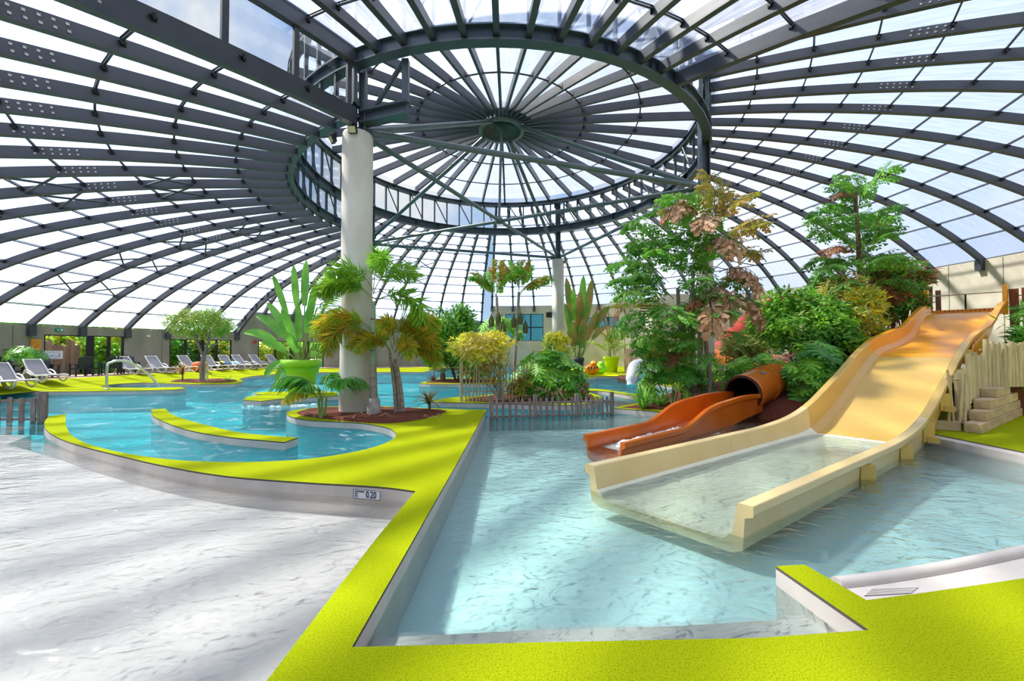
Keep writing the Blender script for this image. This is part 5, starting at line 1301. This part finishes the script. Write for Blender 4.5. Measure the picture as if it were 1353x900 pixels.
for i, (a, ti, s) in enumerate(((0, .1, 1.0), (20, .3, 1.05), (-30, 0.1, .8), (60, .4, .9), (-5, .5, 1.15), (100, .4, .8))): put('frond', AR[i % 2], t2, Vector((0, 0, .75)), R(a), ti + .1, s * 1.25)
for i in range(8): a = i * .8; trunk('stem', t2, [(math.cos(a) * .2, math.sin(a) * .15, -.1), (math.cos(a) * .22, math.sin(a) * .15, .3), (math.cos(a) * .3, math.sin(a) * .2, .75)], (.02, .012), (STEMG, BARKB)[i % 2], 5)

# ---------------- left tree bed
g = G(268, 504.3); t = plant('grey_trunked_tree', 'round headed tree with grey forked trunk on the lounger side bed', 'tree', g)
trunk('trunk', t, [(0, 0, -.05), (-.04, 0, .6), (.02, 0, 1.25)], (.13, .10), BARKG); 
for e in ((-.55, .1, 2.2), (.45, -.1, 2.3), (.1, .35, 2.6), (-.15, -.4, 2.5), (.75, .2, 2.0)): trunk('branch', t, [(.02, 0, 1.2), (e[0] * .4, e[1] * .4, 1.65), e], (.075, .03), BARKG, 8)
foliage(t, (-.15, 0, 2.75), (1.35, 1.1, .85), 3600, .17, LF_OLIV, 34, seed=61, asp=.3); foliage(t, (-.15, 0, 2.8), (1.2, 1.0, .8), 1200, .17, LF_TREE, 30, seed=62, asp=.3)
straps('reddish cordyline with a stubby trunk in the lounger side bed', G(241, 503.5), 46, .62, .06, LF_RED, (.3, 1.45), .9, 9, 'cordyline', .55, LF_DRY)
straps('low green tuft at the tip of the lounger side bed', G(303, 503.5), 26, .4, .05, LF_TREE, (.4, 1.3), 1.0, 10)
monstera('dark leaved plant against the wall under the orange poster', T(36, 21.0), T(36, 21.0) + Vector((0, -.1, 1.05)), (.75, .5, .45), 26, .5, (LF_MONSD, LF_TREE), 12)
# ---------------- tree island behind
g = G(604, 503.5); bush('broad_leafy_tree', 'dense bright green tree on the island behind the bamboo fence', 'tree', g, g + Vector((-.45, .2, 2.15)), (1.5, 1.2, 1.75), 5200, .25, LF_TREE, 4, 71, 40, .45, [(LF_TREED, 1700, .25)], .06)
g2_ = G(585, 504.5); t = plant('cycad', 'grey green cycad with spreading fronds under the dense tree', 'plant', g2_)
CY = frond_mesh(1.0, .8, 1.2, 22, .16, .03, (LF_CYC, STEMG), hang=.1, seed=41, start=.15)
for i in range(12): put('frond', CY, t, Vector((0, 0, .35)), R(i * 30 + 8), U_(-.1, .45), U_(.8, 1.05))
trunk('trunk', t, [(0, 0, 0), (0, 0, .2), (0, 0, .4)], (.14, .12), BARKB)
gg = G(628, 504.5); bush('croton_shrub', 'yellow and green shrub at the right foot of the dense tree', 'shrub', gg, gg + Vector((0, 0, .75)), (.8, .6, .62), 1300, .2, LF_TREE, 4, 73, 18, .4, [(LF_YEL, 420, .2), (LF_RED, 260, .2)])
gg = G(566, 503.5); straps('brownish strap plant at the left tip of the tree island', gg + Vector((.25, 0, 0)), 34, .6, .05, LF_RUST, (.4, 1.4), 1.1, 14)
# ---------------- fenced island
FB = [frond_mesh(1.35, .95, 1.1, 8, .36, .15, plume=.6, mats= (LF_FISH, STEMG), kind='bi', seed=50 + i, start=.25, hang=.2) for i in range(2)]
FBY = [frond_mesh(1.25, .95, 1.0, 8, .34, .14, plume=.6, mats= (LF_FISHY, STEMG), kind='bi', seed=54 + i, start=.25, hang=.2) for i in range(2)]
for nm, (bx, by), tx, zt, fr in (('slim fishtail palm with pale trunk, left of the island pair', (661, 524), -.12, 3.35, ((100, .55, 1), (170, .35, 1), (200, .15, .85), (30, .5, .95), (-20, .25, .9), (280, .6, .8))), ('slim fishtail palm with pale trunk, right of the island pair', (678, 523), .20, 3.55, ((20, .1, 1), (-10, .0, .9), (60, .55, .9), (160, .45, .9), (110, .7, .8), (300, .5, .7)))):
    g = G(bx, by); t = plant('slim_fishtail_palm', nm, 'palm', g)
    trunk('trunk', t, [(0, 0, -.05), (tx * .3, 0, 1.2), (tx * .7, 0, 2.4), (tx, 0, zt)], (.065, .045), BARK, 9)
    for i, (a, ti, s) in enumerate(fr): put('frond', (FB, FBY)[i % 2][i // 2 % 2], t, Vector((tx, 0, zt - .15 + .08 * i)), R(a), ti, s)
    for dx, z in ((-.18, 2.55), (.22, 2.35), (.05, 2.65)):
        b = MB(); b.tube([(tx, 0, z + .35), (tx + dx * .8, -.03, z + .4), (tx + dx, -.05, z + .2)], .012, 5)
        for k in range(16): a = k * 2.4; b.tube([(tx + dx, -.05, z + .22), (tx + dx + .09 * math.cos(a), -.05 + .09 * math.sin(a), z), (tx + dx + .07 * math.cos(a), -.05 + .07 * math.sin(a), z - .22)], .013, 4)
        b.build('fruit_tassel', leafmat('fruit tassel green', (0.16, 0.22, 0.06), (0.24, 0.28, 0.10)), t)
gg = G(662, 519); monstera('papaya like plant with spreading light leaves behind the slim palms', gg, gg + Vector((0, 0.3, 2.25)), (.95, .6, .55), 24, .55, (LF_TREE, LF_MONS), 15)
gg = G(664, 530.5); t = plant('croton_shrub', 'tall yellow croton with bare grey stems before the bamboo fence', 'shrub', gg)
for i, e in enumerate(((-.75, .05, 1.35), (-.5, -.1, 1.6), (-.3, .1, 1.5), (-.9, 0, 1.0), (-.15, 0, 1.2), (-.6, .2, 1.25), (-.45, 0, 1.0), (.02, .1, .9))): trunk('stem', t, [(-.02 * i + .05, 0, -.03), (e[0] * .45, e[1] * .5, e[2] * .45), e], (.028, .014), BARKG, 6)
foliage(t, (-.60, 0, 1.72), (.85, .6, .48), 1300, .17, LF_YEL, 26, seed=81, asp=.4); foliage(t, (-.60, 0, 1.65), (.85, .6, .48), 800, .17, LF_YEL2, 22, seed=82, asp=.4); foliage(t, (-.2, 0, .9), (.4, .3, .4), 200, .15, LF_FISHY, 12, seed=83, asp=.4)
gg = G(728, 529); monstera('big split leaf bush covering the right of the fenced island', gg + Vector((0, .4, 0)), gg + Vector((.05, .4, .80)), (1.15, .75, .80), 70, .64, (LF_MONS, LF_MONSD, LF_MONS), 16)  # darker leaves alternate with bright ones to paint the shadow gaps
bush('dry_leaf_litter_shrub', 'brown dried leaves under the big split leaf bush', 'shrub', gg + Vector((.1, .15, 0)), gg + Vector((.1, .1, .28)), (1.0, .4, .26), 700, .22, LF_DRY, 2, 84, 20, .4, [(LF_MONSD, 350, .25)])
gg = G(692, 529.5); bush('low_croton', 'low olive and rust croton beside the bamboo fence', 'shrub', gg, gg + Vector((0, 0.1, .42)), (.48, .35, .36), 620, .16, LF_FISHY, 3, 85, 14, .35, [(LF_RED, 300, .16)])
gg = P(733, 488, 22.5); gg.z = 0.0; b = MB(); b.prism([(gg.x - 1, gg.y - .6), (gg.x + .9, gg.y - .6), (gg.x + .9, gg.y + 1), (gg.x - 1, gg.y + 1)], -1, -.02, 0, 1); struct(b.build('kerb', [LIME, WHITEW]), 'small planted plinth left of the far pillar')
bush('croton_shrub', 'golden croton just left of the far pillar', 'shrub', gg, gg + Vector((.1, 0, 1.55)), (.75, .5, .95), 900, .26, LF_YEL, 4, 86, 16, .4, [(LF_OLIV, 400, .26)])
# ---------------- slate pot and far lime pot
t = plant('bird_of_paradise', 'tall bronze paddle leaved plant in the slate pot behind the far pillar', 'plant', POT3 + Vector((0, 0, 1.0)))
for bx, tx, ty, w, dd, fr, bw in ((0, 771, 363, .42, 0, .45, .03), (.1, 782, 369, .44, .1, .45, .05), (-.15, 748, 366, .42, .2, .45, .05), (-.05, 757, 380, .36, -.1, .5, .03), (0, 766, 384, .5, -.3, .4, .03), (.05, 768, 406, .42, -.4, .35, .03), (.1, 806, 404, .40, 0, .45, .2), (.1, 797, 411, .34, .2, .45, .2), (0, 757, 424, .38, -.3, .35, .03), (.1, 789, 412, .4, -.1, .4, .1), (-.2, 746, 400, .34, .1, .4, .1), (.12, 802, 432, .34, -.2, .45, .3), (.05, 772, 420, .5, -.6, .3, .02), (-.1, 750, 436, .34, -.4, .3, .1)):
    tip = P(tx, ty, POT3.y + dd) - (POT3 + Vector((0, 0, 1.0))); paddle(t, (bx, 0, 0), tip, w * 1.05, (LF_BRON, LF_BANA)[int(tx * 7 + ty) % 3 == 0], fr, bw)
t = plant('bamboo_palm', 'airy bamboo palm in the far yellow lime pot', 'palm', POT2 + Vector((0, 0, 1.0)))
BA = [frond_mesh(2.3, 1.3, 1.2, 16, .5, .07, (LF_OLIV, STEMG), hang=.3, seed=60 + i, start=.3) for i in range(2)] + [frond_mesh(2.6, 1.4, .9, 12, .5, .06, (LF_FISHY, STEMG), hang=.3, seed=64, start=.45)]
for i in range(18): put('frond', BA[i % 3], t, Vector((U_(-.25, .25), U_(-.2, .2), 0)), R(i * 47), U_(-.3, .35), U_(.75, 1.15))
t3 = plant('bare_twig_shrub', 'reddish bare twigs rising above the bamboo palm', 'shrub', POT2 + Vector((0, .4, 1.0)))
for i in range(14): a = i * .9; trunk('twig', t3, [(0, 0, 0), (math.cos(a) * .3, math.sin(a) * .2, 2.2), (math.cos(a) * .9, math.sin(a) * .4, 3.3 + .3 * math.sin(i * 2)), (math.cos(a) * 1.1, math.sin(a) * .4, 3.1)], (.03, .02), LF_RUST, 5)

# ---------------- orange slide island: the big fishtail palm group round the right pillar
BI = [frond_mesh(2.0, .8, 1.3, 9, .66, .16, plume=.5, mats= (LF_FISH, STEMG), kind='bi', seed=70 + i, start=.22, hang=.25) for i in range(3)]
BID = [frond_mesh(1.9, .8, 1.4, 9, .64, .16, plume=.5, mats= (LF_FISHD, STEMG), kind='bi', seed=75 + i, start=.22, hang=.25) for i in range(2)]
BIY = [frond_mesh(1.6, .9, 1.1, 9, .50, .15, plume=.7, mats= (LF_FISHY, BARKB), kind='bi', seed=78 + i, start=.2, hang=.2) for i in range(2)]
BIR = [frond_mesh(1.5, .6, 2.2, 9, .42, .17, plume=.6, mats= (LF_DRY, BARKB), kind='bi', seed=81 + i, start=.15, hang=.8) for i in range(2)]
BIX = [frond_mesh(1.5, .5, 1.6, 9, .42, .15, plume=.6, mats= (LF_RUST, BARKB), kind='bi', seed=85 + i, start=.15, hang=.6) for i in range(2)]
g = G(908, 533); D1_ = g.y
t = plant('fishtail_palm', 'big multi trunked fishtail palm crowding the right pillar', 'palm', g)
TR = ((-.05, 0, -.25, 3.4), (.2, .1, .25, 3.9), (.45, .2, .75, 4.6), (.6, .0, .55, 2.6), (.1, .3, .05, 2.9))
for dx, dy, tx, z in TR: trunk('trunk', t, [(dx, dy, -.05), (dx * 1.1, dy, z * .35), (dx * .3 + tx * .7, dy, z * .7), (tx, dy, z)], (.085, .05), BARK, 9)
def at_px(px, py, y): return P(px, py, y) - g
for px, py, dy, a, ti, s, m in ((900, 330, 0, 195, .15, 1.0, 0), (900, 345, -.2, 150, .25, .9, 0), (905, 315, 0, 110, .6, .9, 0), (900, 320, -.3, 240, .5, .85, 0), (890, 395, -.3, 185, .05, 1.0, 0), (885, 410, -.4, 205, .0, .95, 0), (895, 430, -.4, 180, -.1, .95, 1), (900, 460, -.2, 190, -.25, .8, 1), (910, 400, -.4, 260, .2, .75, 1), (915, 420, -.4, 300, .2, .8, 1), (925, 400, -.3, 330, .15, .85, 1), (935, 385, 0, 10, .1, .75, 1), (940, 410, -.1, -15, -.05, .7, 1), (905, 370, -.3, 215, .25, .85, 0), (915, 360, -.2, 285, .45, .75, 0), (895, 480, -.3, 200, -.3, .7, 1), (915, 480, -.5, 270, -.1, .6, 1), (930, 450, -.3, 330, -.1, .6, 1), (905, 300, .1, 80, .8, .85, 0), (880, 370, .3, 170, .1, .95, 0), (890, 350, .5, 140, .2, .9, 1), (900, 440, .4, 160, -.1, .9, 1), (850, 440, -.1, 195, -.25, .55, 0), (925, 340, -.3, 250, .35, .8, 0), (910, 440, -.5, 235, .05, .8, 0)):
    put('frond', (BI[(px + py) % 3], BID[(px + py) % 2])[m], t, at_px(px, py, D1_ + dy), R(a), ti, s)
for px, py, dy, a, ti, s, m in ((945, 300, .3, 60, .75, .8, 0), (950, 300, .1, 25, .35, .85, 1), (952, 320, -.1, 0, .05, .75, 0), (945, 330, -.2, -30, .0, .7, 1), (945, 290, .3, 95, .95, .8, 1), (955, 340, -.1, 10, -.3, .65, 0)):
    put('frond', BIY[m], t, at_px(px, py, D1_ + dy - .3), R(a), ti, s * 1.25)['label'] = 'golden ageing frond'
for px, py, dy, a, ti, s, m in ((920, 290, -.2, 215, .3, .8, 0), (935, 310, -.3, 240, .3, .8, 1), (930, 330, -.4, 280, .1, .8, 0), (950, 360, -.3, 310, -.2, .75, 1), (940, 380, -.4, 270, -.4, .8, 0), (955, 395, -.2, 340, -.3, .75, 1), (935, 400, -.5, 250, -.3, .8, 0)):
    put('frond', BIR[m], t, at_px(px, py, D1_ + dy - .35), R(a), ti, s * 1.3)['label'] = 'dry pale brown hanging frond'
for px, py, dy, a, ti, s, m in ((950, 370, -.4, 330, .1, .7, 0), (930, 400, -.5, 230, .0, .7, 1), (905, 465, -.4, 200, -.3, .55, 0)):
    put('frond', BIX[m], t, at_px(px, py, D1_ + dy), R(a), ti, s)['label'] = 'rusty dying frond'
rg = random.Random(33)
for i in range(30):
    px, py = rg.uniform(868, 935), rg.uniform(330, 490); a = rg.uniform(130, 330); put('frond', (BI[i % 3], BID[i % 2])[i % 5 > 1], t, at_px(px, py, D1_ + rg.uniform(-.5, .3)), R(a), rg.uniform(-.2, .5), rg.uniform(.5, .8))
for i in range(9):
    a, c = at_px(885 + i * 9, 480 - i * 7, D1_ - .2), at_px(905 + i * 8, 400 - (i % 4) * 14, D1_ - .1); trunk('aerial_stem', t, [a, a.lerp(c, .5) + Vector((.05 * math.sin(i), 0, 0)), c], (.022, .014), BARKG, 6)
gg = G(885, 534); monstera('split leaf plant filling the bed below the big fishtail palm', gg, gg + Vector((.05, .1, .72)), (1.05, .6, .75), 62, .42, (LF_MONSD, LF_TREE, LF_MONSD), 17)
gg = G(940, 531); monstera('split leaf plant at the foot of the right pillar', gg, gg + Vector((.15, .3, .7)), (.85, .5, .6), 36, .42, (LF_MONSD, LF_MONSD, LF_TREE), 18)
gg = G(863, 530); bush('croton_shrub', 'small bright yellow croton left of the big fishtail palm', 'shrub', gg, P(862, 466, gg.y), (.42, .35, .5), 620, .17, LF_YEL, 3, 91, 14, .4)
straps('clivia with broad straps at the corner of the orange slide bed', G(850, 541), 46, .78, .065, LF_MONSD, (.7, 1.5), .9, 19, 'clivia', 0, LF_TREE)
straps('second clivia tucked behind the corner clivia', G(872, 538), 30, .7, .06, LF_TREED, (.6, 1.5), .9, 20, 'clivia', 0, LF_TREE)
gg = G(905, 531); bush('variegated_shrub', 'pale variegated leaves before the fishtail trunks', 'shrub', gg, P(897, 470, gg.y - .4), (.42, .3, .3), 260, .24, LF_VAR, 2, 92, 10, .28)

# ---------------- planted mound between the slides
def mound_z(s, v):
    a = min(1, max(0, (s - 6.8) / 8.0)); a = a * a * (3 - 2 * a); c = min(1, max(0, (6.5 + v) / 5.5)); c = c * c * (3 - 2 * c)
    return 2.25 * a * c + .02
b = MB(); vs = []; NS, NV = 36, 22
for i in range(NS + 1):
    for j in range(NV + 1):
        s, v = 6.6 + 12.6 * i / NS, -6.4 + 6.3 * j / NV; p = LE + U * (s + 0.0) + V * v
        vs.append(Vector((p.x, p.y, mound_z(s, v) + .08 * noise.noise(p * 1.7) * min(1, mound_z(s, v) * 4) - .35 * max(0, 1 - mound_z(s, v) / .12))))
b.add(vs, [(i * (NV + 1) + j, i * (NV + 1) + j + 1, (i + 1) * (NV + 1) + j + 1, (i + 1) * (NV + 1) + j) for i in range(NS) for j in range(NV)], 0, True)
struct(b.build('hill', MULCH), 'planted mulch mound rising between the two slides')
b = MB(); p = [LE + U * 10.6 + V * (WID + .04), LE + U * 18.2 + V * (WID + .04), Vector((18.6, 12.8, 0)), Vector((14.0, 10.3, 0)), SA + SD * 2.7 - SN * .22]
b.prism([(q.x, q.y) for q in p], -.1, .75); struct(b.build('hill', MULCH), 'planted bank behind the peeled stake fences')
def mpt(px, d):                                # point on the mound seen in column px at depth d
    x = (px - 676.5) / FPX * d; q = Vector((x, d, 0)) - LE; s, v = q.dot(U), q.dot(V); return Vector((x, d, max(0, mound_z(s, v))))
gg = mpt(1058, 10.9); monstera('bright split leaf plant right of the orange tube', gg, P(1080, 488, 10.9), (.85, .5, .8), 70, .58, (LF_MONS, LF_MONSD, LF_MONSD), 21)
gg = mpt(1092, 10.6); monstera('split leaf plant leaning on the cream slide edge', gg, P(1085, 508, 10.6), (.7, .4, .7), 40, .48, (LF_MONSD, LF_MONS), 22)
gg = mpt(1005, 12.2); monstera('dark split leaf plant above the orange tube', gg, P(1003, 487, 12.2), (.95, .5, .45), 38, .42, (LF_MONSD, LF_TREE), 23)
gg = mpt(1068, 13.2); bush('leafy_shrub', 'large round green shrub on the mound above the split leaves', 'shrub', gg, P(1065, 428, 13.0), (1.45, 1.0, 1.15), 5200, .19, LF_TREE, 5, 95, 42, .42, [(LF_TREED, 1500, .19)])
gg = mpt(1100, 12.2); bush('leafy_shrub', 'second green shrub on the mound beside the cream slide', 'shrub', gg, P(1098, 445, 12.2), (.85, .6, .75), 2200, .17, LF_TREE, 3, 96, 26, .42, [(LF_TREED, 800, .17)])
gg = mpt(1142, 13.0); bush('croton_shrub', 'yellow croton on the mound beside the slide head', 'shrub', gg, P(1140, 415, 12.8), (.75, .5, .85), 950, .22, LF_YEL, 5, 97, 20, .32, [(LF_OLIV, 500, .22)])
gg = mpt(1128, 13.6); bush('croton_shrub', 'taller pale yellow croton left of the slide head croton', 'shrub', gg, P(1115, 385, 13.4), (.6, .4, .5), 520, .24, LF_YEL2, 4, 98, 14, .3, [(LF_FISHY, 300, .22)])
gg = mpt(1178, 15.2); bush('croton_shrub', 'dark red croton behind the slide head', 'shrub', gg, P(1180, 372, 15.0), (1.15, .7, .75), 1500, .26, LF_RED, 5, 99, 24, .3, [(LF_FISHD, 900, .26), (LF_RUST, 400, .26)])
gg = mpt(1195, 14.6); bush('leafy_shrub', 'dark green shrub between red croton and slide edge', 'shrub', gg, P(1190, 408, 14.4), (.75, .5, .6), 1300, .2, LF_TREED, 4, 100, 20, .35, [(LF_RED, 500, .2)])
gg = mpt(983, 14.6); bush('variegated_shrub', 'cream and yellow variegated shrub behind the orange tube', 'shrub', gg, P(985, 461, 14.4), (.85, .5, .45), 900, .22, LF_VAR, 3, 101, 18, .4, [(LF_YEL2, 400, .2)])
# the tall fishtail palm on the mound
g = mpt(1138, 14.2); D2_ = g.y
t = plant('fishtail_palm', 'tall fishtail palm standing on the mound against the glazed roof', 'palm', g)
tp = [P(1140, 430, D2_) - g, P(1136, 350, D2_) - g, P(1133, 300, D2_) - g, P(1130, 255, D2_) - g]
trunk('trunk', t, [Vector((0, 0, -.1))] + tp, (.12, .05), BARKB, 10)
def a2(px, py, dy=0): return P(px, py, D2_ + dy) - g
for px, py, dy, a, ti, s, m in ((1132, 290, 0, 50, .75, .9, 0), (1130, 280, 0, 130, .8, .75, 1), (1132, 275, 0, 90, 1.0, .85, 0), (1131, 300, -.1, 160, .3, .9, 1), (1131, 310, -.1, 185, .1, .95, 0), (1134, 310, -.1, 20, .3, .85, 0), (1133, 320, -.2, 230, .5, .75, 1), (1134, 325, -.2, 310, .5, .75, 1), (1136, 355, -.1, 15, .05, 1.0, 1), (1136, 365, -.2, -15, .0, .95, 0), (1134, 355, -.1, 165, .0, .95, 1), (1134, 365, -.2, 195, -.1, .95, 1), (1135, 375, -.2, 150, -.2, .9, 1), (1136, 370, -.3, 260, .2, .8, 1), (1136, 360, .3, 100, .3, .8, 1), (1138, 385, -.2, 330, -.1, .85, 1), (1131, 265, 0, 70, .9, .7, 0), (1133, 330, .2, 120, .4, .8, 1), (1135, 345, -.3, 285, .45, .7, 1), (1134, 385, -.3, 215, -.15, .9, 1)):
    put('frond', (BI[(px + py) % 3], BID[(px + py) % 2])[m], t, a2(px, py, dy), R(a), ti, s * .95)
rg = random.Random(34)
for i in range(16):
    put('frond', (BI[i % 3], BID[i % 2])[i % 3 > 0], t, a2(1134 + rg.uniform(-4, 4), 275 + i * 7.5, rg.uniform(-.2, .2)), R(rg.uniform(0, 360)), rg.uniform(0, .7), rg.uniform(.55, .85))
for px, py, dy, a, ti, s, m in ((1131, 262, 0, 175, .3, .6, 0), (1134, 305, -.1, 15, .5, .9, 1), (1132, 335, -.2, 185, .25, .85, 0), (1137, 380, -.2, 20, .1, .95, 1), (1138, 390, -.3, -5, .15, .95, 0)):
    put('frond', BIX[m], t, a2(px, py, dy), R(a), ti, s)['label'] = 'rusty dying frond'
# bank right of the slide
gg = LE + U * 14.4 + V * (WID + .85) + Vector((0, 0, .75)); bush('leafy_shrub', 'dark spiky shrub right of the slide head under the board fence', 'shrub', gg, gg + Vector((0, 0, 1.0)), (.95, .55, 1.0), 2300, .34, LF_TREED, 5, 103, 22, .12, [(LF_FISHD, 700, .3)])
gg = LE + U * 12.2 + V * (WID + .55) + Vector((0, 0, .75)); bush('leafy_shrub', 'dark shrub above the peeled stake fences', 'shrub', gg, gg + Vector((0, 0, .35)), (.75, .3, .5), 900, .24, LF_TREED, 4, 104, 16, .2)

# ---------------- greenery outside the glazed doors
k = 0
for px, rr, w, h, m, lb_ in ((92, 25.5, 1.6, 1.9, LF_SUN, 'sunlit yellow green shrub above the timber screen outside'), (128, 24.6, 1.1, 1.5, LF_TREE, 'green shrub outside the middle of the left doors'), (150, 24.8, 1.3, 1.6, LF_SUN, 'bright shrub outside the right end of the left doors'), (232, 24.6, 1.2, 1.5, LF_TREED, 'dark shrub outside the left pane of the tree doors'), (256, 25.2, 1.3, 1.6, LF_SUN, 'sunlit shrub outside the second pane of the tree doors'), (284, 24.9, 1.3, 1.5, LF_SUN, 'golden shrub outside the third pane of the tree doors'), (306, 25.0, 1.3, 1.6, LF_OLIV, 'olive shrub outside the right pane of the tree doors'), (346, 25.0, 1.4, 1.7, LF_SUN, 'yellow shrub outside the doors behind the lime pot'), (378, 25.0, 1.6, 1.6, LF_OLIV, 'olive shrub outside the doors behind the lime pot'), (414, 25.2, 1.6, 1.6, LF_TREE, 'green shrub outside the right of the pot doors')):
    k += 1; q = C2 + polar(rr, az_at(px, rr), -.08); bush('garden_shrub', lb_, 'shrub', q, q + Vector((0, 0, h * .75)), (w, w, h), 1500, .34, m, 3, 200 + k, 24, .5, [(LF_TREE, 300, .34)])
q = C2 + polar(30, az_at(110, 30), 0)
for i, (px, rr, lb_) in enumerate(((75, 29, 'leafy tree beyond the timber screen outside the left doors'), (150, 29.5, 'leafy tree beyond the shrubs right of the timber screen'), (265, 30, 'leafy tree in the garden behind the tree doors'), (385, 31, 'leafy tree in the garden behind the pot doors'))):
    q = C2 + polar(rr, az_at(px, rr), -.08); bush('garden_tree', lb_, 'tree', q, q + Vector((0, 0, 2.6)), (2.9, 2.2, 2.6), 1600, .6, (LF_TREE, LF_SUN, LF_TREED)[i % 3], 2, 300 + i, 26, .5, None, .1)
